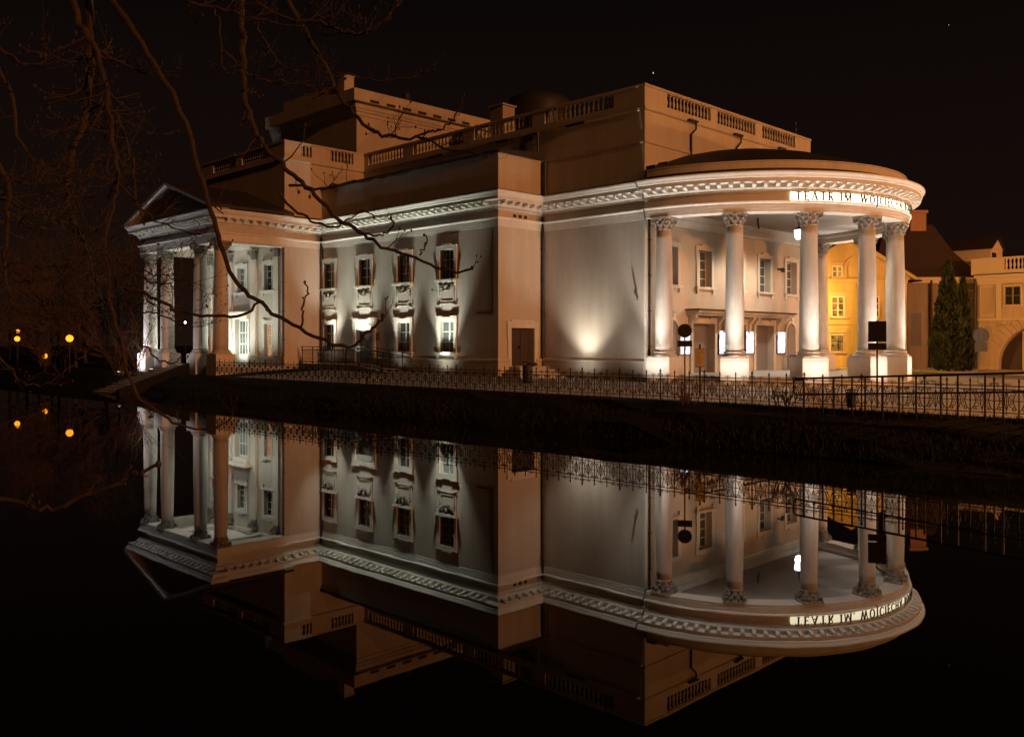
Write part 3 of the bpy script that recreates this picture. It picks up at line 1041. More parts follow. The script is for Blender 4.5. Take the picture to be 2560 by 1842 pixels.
COLS = []
for k in range(8):
    th = 6 + 24 * k
    t = math.radians(th)
    x, y = RCX - RR * math.cos(t), -RR * math.sin(t)
    # pedestal turned to face outwards
    column(x, y, math.atan2(-math.cos(t), math.sin(t)), PED)
    COLS.append((t, x, y))

# rotunda entablature (soffit, architrave, frieze, cornice) -------------------
A0, A1 = 179.0, 1.0
OUT = arc(9.5, A0, A1, 84)
ringo = MB()
ringo.sweep(OUT, [(0, 10.30), (0, 10.95), (-0.9, 10.95), (-0.9, 9.9), (0.0, 9.9), (0, 10.3)])
ringo.build('frieze', M['plaster'], TH)
entablature(OUT, step=0.545)
MB().sweep(arc(8.6, A0, A1, 60), [(-0.02, 10.45), (-0.10, 10.30), (-0.10, 10.22), (0.0, 10.2)]).build('ceiling_moulding', M['plaster_light'], TH)
cl = MB()
k = 0
pts = arc(9.3, 180, 0, 48)
cl.quad(*[(p[0], min(p[1], -0.005), 10.46) for p in pts])
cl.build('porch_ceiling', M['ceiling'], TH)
MB().sweep([(18.0, -0.02), (0.9, -0.02)], [(0, 9.75), (0.1, 9.78), (0.14, 9.9), (0.3, 10.1), (0.3, 10.2), (0.45, 10.44), (0, 10.45)]).build('ceiling_moulding', M['plaster_light'], TH)
# attic drum and roof over the rotunda
MB().sweep(arc(9.42, A0, A1, 84), [(-0.3, 12.1), (0.0, 12.1), (0.0, 12.42), (0.05, 12.44), (0.05, 12.5), (-0.3, 12.52)]).build('attic', M['plaster'], TH)
MB().sweep(arc(9.42, A0, A1, 84), [(0.9, 11.81), (0.9, 11.83), (0.06, 11.96), (0.03, 12.1), (-0.1, 12.1)]).sweep(PATH_MAIN, [(0.9, 11.81), (0.9, 11.83), (0.03, 11.96), (0.03, 12.04), (0, 12.04)]).build('dark_strip', M['roof'], TH)  # dark strip over the cornice tops and round the attic foot
rm = MB()
prof = [(9.42, 12.5), (8.6, 12.75), (7.2, 13.3), (5.4, 13.9), (3.4, 14.38), (1.6, 14.65), (0.02, 14.75)]
rm.lathe(prof, 48, RCX, -0.02, math.pi, 2 * math.pi, False)
rm.build('dome_roof', M['roof'], TH, smooth=True)
for r_, z in ((9.3, 12.62), (8.9, 12.7), (8.2, 12.95)):
    MB().box(RCX - r_, RCX - r_ + 0.9, -0.6, -0.02, z - 0.1, z + 0.12).build('roof_step', M['roof'], TH)

# porch floor and steps
def halfdisc(R, z0, z1, mat, name, parent=TH):
    mb = MB()
    pts = arc(R, 180, 0, 60)
    n = len(pts)
    mb.v += [(p[0], min(-0.004, p[1]), z1) for p in pts] + [(p[0], min(-0.004, p[1]), z0) for p in pts]
    mb.f += [tuple(range(n)), tuple(range(n, 2 * n))[::-1]] + [(i, i + 1, n + i + 1, n + i) for i in range(n - 1)]
    return mb.build(name, mat, parent)


halfdisc(9.0, 0.6, 1.55, M['floor'], 'porch_floor')
for i, (r_, z) in enumerate(((9.34, 1.43), (9.68, 1.31), (10.02, 1.19))):
    halfdisc(r_, 0.6, z, M['step'], 'step')

# hanging lantern in the rotunda (part of the theatre, lit)
LN = empty('hanging_lantern', TH, (9.38, -4.0, 0))
MB().lathe([(0.16, 9.28), (0.2, 9.32), (0.27, 9.75), (0.22, 9.8)], 6, 0, 0).build('glass', M['lantern_on'], LN)
MB().lathe([(0.29, 9.81), (0.12, 9.95), (0.03, 10.0), (0.02, 10.45)], 8).build('cap', M['pipe'], LN)
spot(LN, (0, 0, 9.2), (0, 0, 0), 1800, (1.0, 0.88, 0.68), 172, 0.4, 0.2)
MB().tube([(7.4, -2.5, 10.45), (7.4, -2.5, 10.2), (7.3, -2.6, 9.95), (7.32, -2.62, 9.8)], 0.05, 0.04, 6).build('ceiling_hook', M['pipe'], TH)

# ------------------------------------------------------------------ illuminated inscription
def stroke(mb, pts, w):
    """flat lettering stroke of width w extruded a little: points in (x, z)"""
    pts = [Vector((p[0], p[1])) for p in pts]
    n = len(pts)
    k = len(mb.v)
    for i, p in enumerate(pts):
        t = (pts[min(i + 1, n - 1)] - pts[max(i - 1, 0)]).normalized()
        nn = Vector((-t.y, t.x)) * (w[i] if isinstance(w, (list, tuple)) else w) / 2
        for y in (-0.03, 0.0):
            for s in (-1, 1):
                mb.v.append((p.x + nn.x * s, y, p.y + nn.y * s))
    for i in range(n - 1):
        a = k + i * 4
        b = a + 4
        mb.f += [(a, a + 1, b + 1, b), (a + 2, b + 2, b + 3, a + 3), (a, b, b + 2, a + 2), (a + 1, a + 3, b + 3, b + 1)]
    mb.f += [(k, k + 2, k + 3, k + 1), (k + 4 * n - 4, k + 4 * n - 3, k + 4 * n - 1, k + 4 * n - 2)]


def arcpts(cx, cz, rx, rz, a0, a1, n=12):
    return [(cx + rx * math.cos(math.radians(a0 + (a1 - a0) * i / n)), cz + rz * math.sin(math.radians(a0 + (a1 - a0) * i / n))) for i in range(n + 1)]


TK, TN, SR = 0.085, 0.048, 0.034        # thick, thin, serif


def serif(mb, x, z, w=0.15):
    stroke(mb, [(x - w / 2, z), (x + w / 2, z)], SR)


def letter_mesh(ch):
    mb = MB()
    H_ = 0.42
    def vert(x, z0=0.0, z1=H_, w=TK, s0=True, s1=True):
        stroke(mb, [(x, z0), (x, z1)], w)
        if s0:
            serif(mb, x, z0 + SR / 2)
        if s1:
            serif(mb, x, z1 - SR / 2)
    wd = 0.3
    if ch == 'T':
        vert(0.15, s1=False); stroke(mb, [(0.0, H_ - 0.015), (0.3, H_ - 0.015)], TN)
        stroke(mb, [(0.01, H_), (0.0, H_ - 0.09)], SR); stroke(mb, [(0.29, H_), (0.3, H_ - 0.09)], SR)
    elif ch == 'E':
        wd = 0.24
        vert(0.05)
        for z, x in ((0.012, 0.24), (0.21, 0.19), (H_ - 0.012, 0.23)):
            stroke(mb, [(0.05, z), (x, z)], TN); stroke(mb, [(x, z - 0.04), (x, z + 0.04)], SR)
    elif ch == 'A':
        wd = 0.34
        stroke(mb, [(0.03, 0.0), (0.17, H_)], TN); stroke(mb, [(0.17, H_), (0.31, 0.0)], TK)
        stroke(mb, [(0.09, 0.14), (0.25, 0.14)], TN); serif(mb, 0.03, 0.012, 0.11); serif(mb, 0.31, 0.012, 0.13)
    elif ch in 'RB':
        wd = 0.28
        vert(0.05)
        stroke(mb, [(0.05, H_ - 0.014)] + arcpts(0.14, 0.315, 0.085, 0.09, 90, -90) + [(0.05, 0.225)], 0.045)
        if ch == 'R':
            stroke(mb, [(0.13, 0.225), (0.27, 0.0)], TK)
        else:
            stroke(mb, [(0.05, 0.225)] + arcpts(0.15, 0.118, 0.1, 0.105, 90, -90) + [(0.05, 0.013)], 0.05)
    elif ch == 'I':
        wd = 0.1
        vert(0.05)
    elif ch == 'M':
        wd = 0.44
        stroke(mb, [(0.03, 0), (0.07, H_)], TN); stroke(mb, [(0.07, H_), (0.22, 0.02)], TK)
        stroke(mb, [(0.22, 0.02), (0.37, H_)], TN); stroke(mb, [(0.37, H_), (0.41, 0)], TK)
        serif(mb, 0.03, 0.012, 0.1); serif(mb, 0.41, 0.012, 0.13)
    elif ch == 'W':
        wd = 0.5
        for a, b, c in ((0.03, 0.13, TK), (0.25, 0.13, TN), (0.25, 0.36, TK), (0.47, 0.36, TN)):
            stroke(mb, [(a, H_), (b, 0)], c)
        serif(mb, 0.03, H_ - 0.012, 0.12); serif(mb, 0.47, H_ - 0.012, 0.1)
    elif ch in 'OCG':
        wd = 0.38 if ch == 'O' else 0.33
        if ch == 'O':
            p = arcpts(0.19, 0.21, 0.165, 0.2, 0, 360, 28)
            stroke(mb, p, [TN + (TK - TN) * abs(math.cos(2 * math.pi * i / 28)) for i in range(29)])
        else:
            p = arcpts(0.2, 0.21, 0.175, 0.2, 48, 312, 22)
            stroke(mb, p, [TN + (TK - TN) * max(0, -math.cos(math.radians(48 + 264 * i / 22))) for i in range(23)])
            stroke(mb, [(0.315, 0.30), (0.315, 0.40)], SR)
            if ch == 'G':
                vert(0.30, 0.03, 0.19, TK, False, True)
            else:
                stroke(mb, [(0.315, 0.03), (0.315, 0.12)], SR)
    elif ch == 'J':
        wd = 0.14
        stroke(mb, [(0.08, H_), (0.08, -0.02), (0.06, -0.09), (0.0, -0.13), (-0.04, -0.13)], [TK, TK, 0.05, TN, TN]); serif(mb, 0.08, H_ - 0.012)
    elif ch == 'H':
        wd = 0.36
        vert(0.05); vert(0.31); stroke(mb, [(0.05, 0.21), (0.31, 0.21)], TN)
    elif ch == 'U':
        wd = 0.34
        stroke(mb, [(0.05, H_), (0.05, 0.13)] + arcpts(0.17, 0.13, 0.12, 0.12, 180, 360, 10) + [(0.29, H_)], 0.045)
        serif(mb, 0.05, H_ - 0.012); serif(mb, 0.29, H_ - 0.012, 0.11)
    elif ch == 'S':
        wd = 0.25
        stroke(mb, arcpts(0.125, 0.31, 0.09, 0.1, 40, 250, 10) + arcpts(0.125, 0.112, 0.1, 0.1, 70, -140, 10), 0.045)
    elif ch in 'Ł':
        wd = 0.25
        vert(0.07); stroke(mb, [(0.07, 0.013), (0.24, 0.013)], TN); stroke(mb, [(0.24, 0), (0.24, 0.09)], SR); stroke(mb, [(0.0, 0.17), (0.15, 0.27)], TN)
    elif ch == 'K':
        wd = 0.33
        vert(0.05); stroke(mb, [(0.08, 0.19), (0.27, H_)], TN); stroke(mb, [(0.13, 0.24), (0.31, 0)], TK); serif(mb, 0.27, H_ - 0.012, 0.1)
    elif ch == '.':
        wd = 0.06
        stroke(mb, [(0.0, 0.03), (0.06, 0.03)], 0.06)
    for i, v in enumerate(mb.v):
        mb.v[i] = (v[0] - wd / 2, v[1], v[2])
    return mb.mesh('letter', M['letter']), wd


SIGN = empty('inscription', TH)
TEXT = 'TEATR IM. WOJCIECHA BOGUSŁAWSKIEGO'
cache = {}
GAP = 0.115
tot = 0
for ch in TEXT:
    if ch != ' ' and ch not in cache:
        cache[ch] = letter_mesh(ch)
    tot += 0.26 if ch == ' ' else cache[ch][1] + GAP
RS = 9.63
span = math.radians(84.5)
sc_ = span * RS / tot
th = math.radians(47.4)
for ch in TEXT:
    w = (0.26 if ch == ' ' else cache[ch][1] + GAP) * sc_
    if ch != ' ':
        a = th + w / 2 / RS
        put('letter', cache[ch][0], SIGN, (RCX - (RS + 0.06) * math.cos(a), -(RS + 0.06) * math.sin(a), 10.44), math.atan2(-math.cos(a), math.sin(a)))
    th += w / RS
for i in range(8):                       # backlit panels behind the letters
    a0, a1 = 46.6 + 10.85 * i, 46.6 + 10.85 * (i + 1) - 0.15
    MB().sweep(arc(9.5, a1, a0, 8), [(0.0, 10.415), (0.05, 10.42), (0.06, 10.42), (0.06, 10.865), (0, 10.87)]).build('light_panel', M['sign_glow'], SIGN)

# ------------------------------------------------------------------ side portico
PY, PX = 31.1, -11.1
SP = [(-1.0, 0)]
for dy in (5.4, 2.55, -2.55, -5.4):
    column(PX, PY + dy, W_ANG, PED2)
# entablature round three sides: side, front, far side
ya, yb, xf = 25.15, 36.9, -11.6
PPATH = [(X3, ya), (xf, ya), (xf, yb), (X3, yb)]
MB().sweep(PPATH, [(0, 10.30), (0, 10.95), (-0.95, 10.95), (-0.95, 9.8), (0, 9.8), (0, 10.3)]).build('frieze', M['plaster'], TH)
entablature(PPATH)
MB().box(xf + 0.9, X3, ya + 0.9, yb - 0.9, 10.46, 10.5).build('porch_ceiling', M['plaster_light'], TH)
for y in (PY - 2.55, PY + 2.55):
    MB().box(xf + 0.95, X3, y - 0.3, y + 0.3, 10.15, 10.455).build('ceiling_beam', M['plaster_light'], TH)
MB().box(X3 - 0.12, X3 + 0.0, ya + 0.95, yb - 0.95, 10.1, 10.4).build('ceiling_moulding', M['plaster_light'], TH)
# pediment
ym = (ya + yb) / 2
ped = MB()
za, zb = 11.92, 14.25
for (o0, o1, y0, dz) in ((0.0, 0.5, 0, 0),):
    pass
A, B, C = (ya - 0.5, za), (yb + 0.5, za), (ym, zb - 0.35)
ped.quad((xf + 0.15, A[0], A[1]), (xf + 0.15, B[0], B[1]), (xf + 0.15, C[0], C[1]))
ped.build('tympanum', M['plaster'], TH)
rk = MB()
for s_ in (-1, 1):
    ye = ya - 0.9 if s_ < 0 else yb + 0.9
    ze = 11.8
    for (o, d0, d1) in ((-0.88, 0.0, 0.22), (-0.55, -0.18, 0.0)):
        p = [(ye, ze + d0), (ym, zb + d0 - 0.22), (ym, zb + d1 - 0.22), (ye, ze + d1)]
        k = len(rk.v)
        for x in (xf + o, xf + 0.3):
            rk.v += [(x, q[0], q[1]) for q in p]
        rk.f += [(k, k + 1, k + 2, k + 3), (k + 4, k + 7, k + 6, k + 5), (k, k + 4, k + 5, k + 1), (k + 3, k + 2, k + 6, k + 7), (k, k + 3, k + 7, k + 4)]
rk.build('raking_cornice', M['plaster_light'], TH)
pr = MB()
pr.quad((xf - 0.9, ya - 0.98, 12.04), (X3, ya - 0.98, 12.04), (X3, ym, zb + 0.04), (xf - 0.9, ym, zb + 0.04))
pr.quad((xf - 0.9, yb + 0.98, 12.04), (X3, yb + 0.98, 12.04), (X3, ym, zb + 0.04), (xf - 0.9, ym, zb + 0.04))
pr.quad((xf - 0.9, ya - 0.98, 11.86), (X3, ya - 0.98, 11.86), (X3, ya - 0.98, 12.04), (xf - 0.9, ya - 0.98, 12.04))
pr.build('roof', M['roof'], TH)
# pilasters behind
for y in (26.35, 29.45, 33.0, 36.2):
    p_ = empty('pilaster', TH, (X3, y, 0), W_ANG)
    MB().box(-0.36, 0.36, -0.16, 0.0, 2.6, 9.26).box(-0.44, 0.44, -0.22, 0, 2.4, 2.62).build('shaft', M['plaster_light'], p_)
    cb = put('capital', CAP, p_, (0, 0.14, 9.24))
    cb.scale = (0.9, 0.9, 1)
# podium and stairs down to the water
MB().box(X3 - 4.6, X3 + 0.1, ya + 0.1, yb - 0.1, 0.3, 1.75).build('porch_floor', M['floor'], TH)
for i in range(11):
    MB().box(-11.55 - 0.42 * (i + 1), -11.55 - 0.42 * i + 0.02, PY - 1.85, yb - 3.1, -0.4, 1.60 - 0.15 * i).build('step', M['step'], TH)
ck = MB()
pts = [(-11.0, 1.95), (-11.8, 1.95), (-16.4, 0.3), (-16.4, -0.5), (-11.0, -0.5)]
for y0, y1 in ((PY - 2.35, PY - 1.85),):
    k = len(ck.v)
    n = len(pts)
    for y in (y0, y1):
        ck.v += [(x, y, z) for x, z in pts]
    ck.f += [tuple(k + i for i in range(n)), tuple(k + n + i for i in range(n))[::-1]] + [(k + i, k + n + i, k + n + (i + 1) % n, k + (i + 1) % n) for i in range(n)]
ck.build('stair_wall', M['dark_stone'], TH)
# steps to the small door in the side block
for i, (a, b, z) in enumerate(((-3.2, -0.25, 1.93), (-3.5, -0.1, 1.76), (-3.8, 0.0, 1.59), (-4.1, 0.0, 1.42))):
    MB().box(a + 0.3, b - 0.2, Y2 - 0.95 - 0.32 * i, Y2 - 0.12, 1.0, z).build('step', M['step'], TH)


# ================================================================== LIGHT FITTINGS
def ground_flood(x, y, target, power, col, label, group, beam=0.0, bsize=56, btarget=None, zb=None):
    z = zb if zb else ground_z(x, y)
    wx, wy = l2w(x, y)
    e = tag(empty('ground_floodlight', None, (wx, wy, z), RZ), label, 'floodlight', group)
    MB().lathe([(0.24, -0.25), (0.24, 0.03), (0.19, 0.035), (0.19, 0.02)], 20, cap=False).build('rim', M['pipe'], e)
    MB().lathe([(0.0, 0.02), (0.19, 0.02)], 20, cap=False).build('lens', M['lens'], e)
    t = (target[0] - x, target[1] - y, target[2] - z)
    spot(e, (0, 0, 0.10), t, power, col, 150, 1.0)
    if beam:
        b = btarget or target
        spot(e, (0, 0, 0.12), (b[0] - x, b[1] - y, b[2] - z), beam, col, bsize, 1.0)
    return e


for k, (t, x, y) in enumerate(COLS):
    r_ = 11.15
    gx, gy = RCX - r_ * math.cos(t), -r_ * math.sin(t)
    ground_flood(gx, gy, (RCX - 9.5 * math.cos(t), -9.5 * math.sin(t), 6.5), P_COL, (1.0, 0.92, 0.84),
                 'round ground floodlight shining up a column of the round portico', 'floodlights around the round portico', P_COL_BEAM, 58, (RCX - 9.4 * math.cos(t), -9.4 * math.sin(t), 8.5))
ground_flood(-1.3, 3.9, (-0.3, 3.9, 5), P_WALL * 0.5, WARMW, 'ground floodlight washing the blank wall between the drainpipes', None, P_WALL_BEAM * 0.6, 88, (-0.4, 3.9, 10.0))
ground_flood(X2 - 0.85, P2Y[3], (X2 - 0.3, P2Y[3], 6), P_WALL * 0.35, COOLW, 'ground floodlight in grass below the bright ground floor window', None, P_WALL_BEAM * 1.35, 60, (X2 - 0.2, P2Y[3], 10.0))
ground_flood(X2 - 0.85, P2Y[1] + 0.2, (X2 - 0.3, P2Y[1], 6), P_WALL * 0.25, COOLW, 'ground floodlight set in the ramp landing beside the door', None, P_WALL_BEAM * 1.35, 62, (X2 - 0.2, P2Y[1], 10.0), 1.9)
ground_flood(X2 - 0.85, 16.1, (X2 - 0.2, 16.1, 7), P_WALL * 0.1, COOLW, 'added dim ground floodlight between the ramp rail and the wall', None, P_WALL_BEAM * 1.1, 56, (X2 - 0.3, 16.1, 10.5), 1.6)  # added fitting, evens out the cornice light between the main floods
ground_flood(X2 - 0.85, 23.6, (X2 - 0.2, 23.6, 7), P_WALL * 0.1, COOLW, 'added dim ground floodlight in the ramp landing near the corner drainpipe', None, P_WALL_BEAM * 1.1, 56, (X2 - 0.3, 23.6, 10.5), 1.9)  # added as well, carries the cornice light on to the corner


def porch_flood(x, y, z, target, power, col, label):
    wx, wy = l2w(x, y)
    e = tag(empty('floodlight', None, (wx, wy, z), RZ), label, 'floodlight')
    MB().box(-0.14, 0.14, -0.1, 0.1, 0.12, 0.3).tube([(0, 0, 0), (0, 0, 0.12)], 0.03, 0.03, 6).build('housing', M['pipe'], e)
    MB().quad((-0.11, -0.08, 0.304), (0.11, -0.08, 0.304), (0.11, 0.08, 0.304), (-0.11, 0.08, 0.304)).build('lens', M['lens'], e)
    spot(e, (0, 0, 0.36), (target[0] - x, target[1] - y, target[2] - z), power, col, 160, 0.9)
    return e


porch_flood(-13.3, 36.7, 0.95, (-11.3, 36.5, 7), 1500, (0.94, 0.92, 1.0), 'small floodlight on the bank aimed up the outermost side portico column')
porch_flood(-8.3, 31.5, 1.75, (-6.6, 31.3, 6), 1100, COOLW, 'small floodlight on the porch floor in front of the glazed door')
porch_flood(-9.6, 35.3, 1.75, (-10.9, 33.6, 8), 650, COOLW, 'small floodlight behind the paired side portico columns')


# ================================================================== STREET LAMPS
porch_flood(-9.4, 27.4, 1.75, (-8.6, 27.6, 9), 650, COOLW, 'small floodlight behind the corner column of the side portico')
porch_flood(-14.3, 28.9, 1.3, (-11.4, 31.1, 11), 320, (0.94, 0.92, 1.0), 'small added floodlight on the stair wall brightening the pediment')  # added to brighten the raking edges of the pediment


def street_lamp(wx, wy, z0, z1, power, label, arm=(1.2, 0), group=None, mat='lamp_on', col=SODIUM):
    e = tag(empty('street_lamp', None, (wx, wy, z0)), label, 'street lamp', group)
    h = z1 - z0
    MB().lathe([(0.13, 0), (0.13, 0.9), (0.085, 1.0), (0.055, h - 0.3)], 10).tube([(0, 0, h - 0.35), (arm[0] * 0.3, arm[1] * 0.3, h + 0.15), (arm[0], arm[1], h + 0.28)], 0.045, 0.035, 7).build('post', M['dark_post'], e)
    a = math.atan2(arm[1], arm[0])
    MB().box(-0.3, 0.45, -0.16, 0.16, 0.12, 0.3).build('head', M['dark_post'], e, (arm[0], arm[1], h), a)
    MB().box(-0.2, 0.4, -0.12, 0.12, 0.08, 0.118).build('lamp_glass', M[mat], e, (arm[0], arm[1], h), a)
    point(e, (arm[0], arm[1], h - 0.05), power, col, 0.22)
    return e


wx, wy = l2w(-5, -31.5)
street_lamp(wx, wy, 1.0, 12.0, P_STREET, 'tall sodium street lamp on the square beyond the railing', (-0.9, 0.9))
street_lamp(46.0, 54.0, 0.9, 10.0, 15000, 'sodium street lamp facing the arched gateway building', (-0.8, 0.6))
street_lamp(23.35, 71.8, 1.05, 7.0, 4200, 'sodium street lamp before the yellow gabled house', (0.6, 0.2), col=(1.0, 0.50, 0.09))


def bank_lamp(px, py, d, power, label):
    p = at(px, py, d)
    e = tag(empty('park_lamp', None, (p.x, p.y, 1.3)), label, 'lamp')
    h = p.z - 1.3
    MB().lathe([(0.07, -0.3), (0.05, h - 0.15), (0.12, h - 0.12), (0.12, h - 0.1)], 8).build('post', M['dark_post'], e)
    MB().blob((0, 0, h), 0.15 + power / 9000, 1, 1, 1, 12, 8).build('globe', M['lamp_far'], e)
    return e


bank_lamp(174, 846, 70, 1100, 'orange globe lamp glowing alone among bare branches beyond the side portico')
bank_lamp(43, 847, 78.5, 700, 'orange globe lamp half hidden by twigs, lower of a pair')
bank_lamp(45, 828, 84, 200, 'orange globe lamp seen just above another through twigs')
bank_lamp(113, 890, 73.5, 500, 'low orange lamp at the water edge behind a dense bush')
p = at(463, 806, 150)
e = tag(empty('street_lamp', None, (p.x, p.y, 1.3)), 'far white lamp seen between the side portico columns', 'street lamp')
MB().lathe([(0.07, 0), (0.05, p.z - 1.5)], 8).build('post', M['dark_post'], e)
MB().blob((0, 0, p.z - 1.3), 0.2, 1, 1, 1, 8, 6).build('globe', M['lantern_on'], e)

# stars
for px, py, r_ in ((1633, 183, 2.0), (2372, 63, 0.9)):
    p = at(px, py, 3000)
    tag(MB().blob((0, 0, 0), r_, 0.6, 1, 1.4, 6, 4).build('star', M['star'], None, p), 'bright star above the theatre parapet corner' if r_ > 1 else 'faint star high over the old town roofs', 'star')


# ================================================================== FENCE ALONG THE BANK
FX, FSTEP, FZ = -12.2, 0.62, 1.2
fence = tag(empty('iron_fence', None, root_xy, RZ), 'black wrought iron fence with scrolls and spear finials along the canal bank', 'fence')


def spiral(c, r0, r1, a0, turns, n=11):
    return [(0, c[0] + (r0 + (r1 - r0) * i / n) * math.cos(a0 + turns * 2 * math.pi * i / n),
             c[1] + (r0 + (r1 - r0) * i / n) * math.sin(a0 + turns * 2 * math.pi * i / n)) for i in range(n + 1)]


sp = MB()
hw = FSTEP / 2
for sx in (-1, 1):
    for (cy, cz, r_, a0, tn) in ((0.15, 0.34, 0.09, 1.2, 1.3), (0.15, 0.56, 0.09, -1.2, -1.3), (0.19, 0.72, 0.055, 2.6, 1.2), (0.19, 0.22, 0.05, -2.6, -1.2)):
        pts = spiral((cy, cz), r_, 0.02, a0, tn)
        sp.tube([(0, sx * q[1], q[2]) for q in pts], 0.012, 0.010, 4, False)
    for a, b, c_ in (((0.0, 0.2), (0.10, 0.45), (0.0, 0.70)), ((0.29, 0.18), (0.06, 0.45), (0.29, 0.76)), ((0.02, 0.45), (0.2, 0.46), (0.3, 0.45))):
        pts = [((1 - t) ** 2 * a[0] + 2 * t * (1 - t) * b[0] + t * t * c_[0], (1 - t) ** 2 * a[1] + 2 * t * (1 - t) * b[1] + t * t * c_[1]) for t in [i / 7 for i in range(8)]]
        sp.tube([(0, sx * q[0], q[1]) for q in pts], 0.012, 0.012, 4, False)
    sp.tube([(0, sx * q[1], q[2]) for q in spiral((0.07, 0.89), 0.05, 0.015, 3.1, -1.2)], 0.007, 0.006, 4, False)
sp.box(-0.007, 0.007, -0.007, 0.007, 0.06, 0.94)
SCROLL = sp.mesh('scroll_panel', M['iron'])
po = MB().box(-0.014, 0.014, -0.014, 0.014, -0.15, 0.93)
POST_A = po.lathe([(0.012, 0.93), (0.03, 0.95), (0.012, 0.97), (0.035, 1.0), (0.0, 1.09)], 6).mesh('post', M['iron'])
po = MB().box(-0.016, 0.016, -0.016, 0.016, -0.15, 0.95).lathe([(0.012, 0.95), (0.04, 0.97), (0.014, 0.99), (0.045, 1.03), (0.0, 1.14)], 6)
for sx in (-1, 1):
    po.tube([(0, sx * (0.02 + q[1]), q[2]) for q in spiral((0.06, 0.90), 0.055, 0.015, 3.1, -1.2)], 0.008, 0.007, 4, False)
    po.tube([(0, sx * 0.1, 0.84), (0, sx * 0.08, 0.92), (0, sx * 0.02, 0.98)], 0.008, 0.006, 4, False)
POST_B = po.mesh('post', M['iron'])
y = -26.5
i = 0
while y < 24.2:
    put('post', POST_B if i % 3 == 0 else POST_A, fence, (FX, y, FZ))
    put('scroll_panel', SCROLL, fence, (FX, y + FSTEP / 2, FZ))
    y += FSTEP
    i += 1
for z in (0.13, 0.76, 0.86):
    MB().box(FX - 0.012, FX + 0.012, -26.5, y, FZ + z - 0.012, FZ + z + 0.012).build('rail', M['iron'], fence)

# modern railing in front of the fence
rl = tag(empty('handrail', None, root_xy, RZ), 'plain black tubular handrail in front of the scrolled fence, rising to the square', 'railing')
RX = -12.88


def rz_(y):
    return 2.13 + 0.05 * (-15.4 - y)


MB().tube([(RX, -15.4, rz_(-15.4) - 0.5), (RX, -15.33, rz_(-15.4) - 0.42), (RX, -15.33, rz_(-15.4) - 0.08), (RX, -15.4, rz_(-15.4)), (RX, -26.5, rz_(-26.5))], 0.032, 0.032, 8).build('top_rail', M['iron'], rl)
MB().tube([(RX, -15.4, rz_(-15.4) - 0.5), (RX, -26.5, rz_(-26.5) - 0.5)], 0.026, 0.026, 8).build('lower_rail', M['iron'], rl)
MB().tube([(RX, -16.05, rz_(-16) - 0.46), (RX, -16.0, rz_(-16) - 0.4), (RX, -16.0, rz_(-16) - 0.02)], 0.022, 0.022, 7).build('end_bend', M['iron'], rl)
for y in (-15.66, -16.29, -16.64, -17.21, -17.61, -18.13, -18.6, -19.08, -19.75, -20.2, -20.9, -21.35, -22.1, -22.6, -23.3, -23.9, -24.6, -25.3, -26.0):
    MB().tube([(RX, y, 0.9), (RX, y, rz_(y) + 0.03)], 0.028, 0.028, 7).build('post', M['iron'], rl)

# ================================================================== ACCESS RAMP
rp = tag(empty('access_ramp', None, root_xy, RZ), 'sloping access ramp with iron railings against the theatre side wall', 'ramp')
x0, x1 = X2 - 2.0, X2 - 0.35
bm_ = MB()
prf = [(25.0, 1.9), (19.0, 1.9), (14.6, 1.42)]
for (ya_, za_), (yb_, zb_) in zip(prf[:-1], prf[1:]):
    k = len(bm_.v)
    bm_.v += [(x, y, z) for x in (x0, x1) for y, z in ((ya_, 0.9), (ya_, za_), (yb_, zb_), (yb_, 0.9))]
    bm_.f += [(k, k + 1, k + 2, k + 3), (k + 4, k + 7, k + 6, k + 5), (k + 1, k + 5, k + 6, k + 2), (k, k + 4, k + 5, k + 1), (k + 3, k + 2, k + 6, k + 7)]
bm_.build('deck', M['town_dark'], rp)
for x in (x0 + 0.06, x1 - 0.06):
    seq = [(25.0, 1.9), (19.0, 1.9), (14.75, 1.44)]
    for h in (1.15, 0.95, 0.12):
        MB().tube([(x, y, z + h) for y, z in seq], 0.028, 0.028, 6).build('rail', M['iron'], rp)
    y = 24.8
    j = 0
    while y > 14.7:
        z = 1.9 if y > 19 else 1.9 - (19 - y) * (0.46 / 4.25)
        if j % 10 == 0:
            MB().box(x - 0.025, x + 0.025, y - 0.025, y + 0.025, z, z + 1.17).build('post', M['iron'], rp)
        else:
            MB().box(x - 0.009, x + 0.009, y - 0.009, y + 0.009, z + 0.12, z + 0.95).build('bar', M['iron'], rp)
        y -= 0.13
        j += 1


# ================================================================== SIGNS, BINS, SMALL THINGS
def on_ground(px, d):
    X, Y = (px - CX) / F_PX * d, d
    a, b = X - EX, Y - EY
    return X, Y, ground_z(R2 * (a + b), R2 * (b - a))


def facing(px):
    return -math.atan((px - CX) / F_PX)


# round sign with plate, seen from behind
X, Y, z = on_ground(1712, 32.4)
e = tag(empty('road_sign', None, (X, Y, z), facing(1712)), 'round road sign with a narrow plate below, dark back turned to the canal', 'road sign')
MB().tube([(0, 0.03, -0.2), (0, 0.03, 3.94 - z)], 0.027, 0.027, 8).build('post', M['dark_post'], e)
dm = MB()
dm.lathe([(0.25, -0.006), (0.25, 0.006)], 28)
dm.v = [(v[0], v[2], v[1] + 3.69 - z) for v in dm.v]
dm.build('disc', M['sign_dark'], e)
MB().box(-0.255, 0.255, -0.006, 0.006, 3.12 - z, 3.34 - z).build('plate', M['sign_dark'], e)
MB().box(-0.06, 0.06, 0.006, 0.05, 3.75 - z, 3.79 - z).box(-0.06, 0.06, 0.006, 0.05, 3.2 - z, 3.24 - z).build('clamp', M['dark_post'], e)

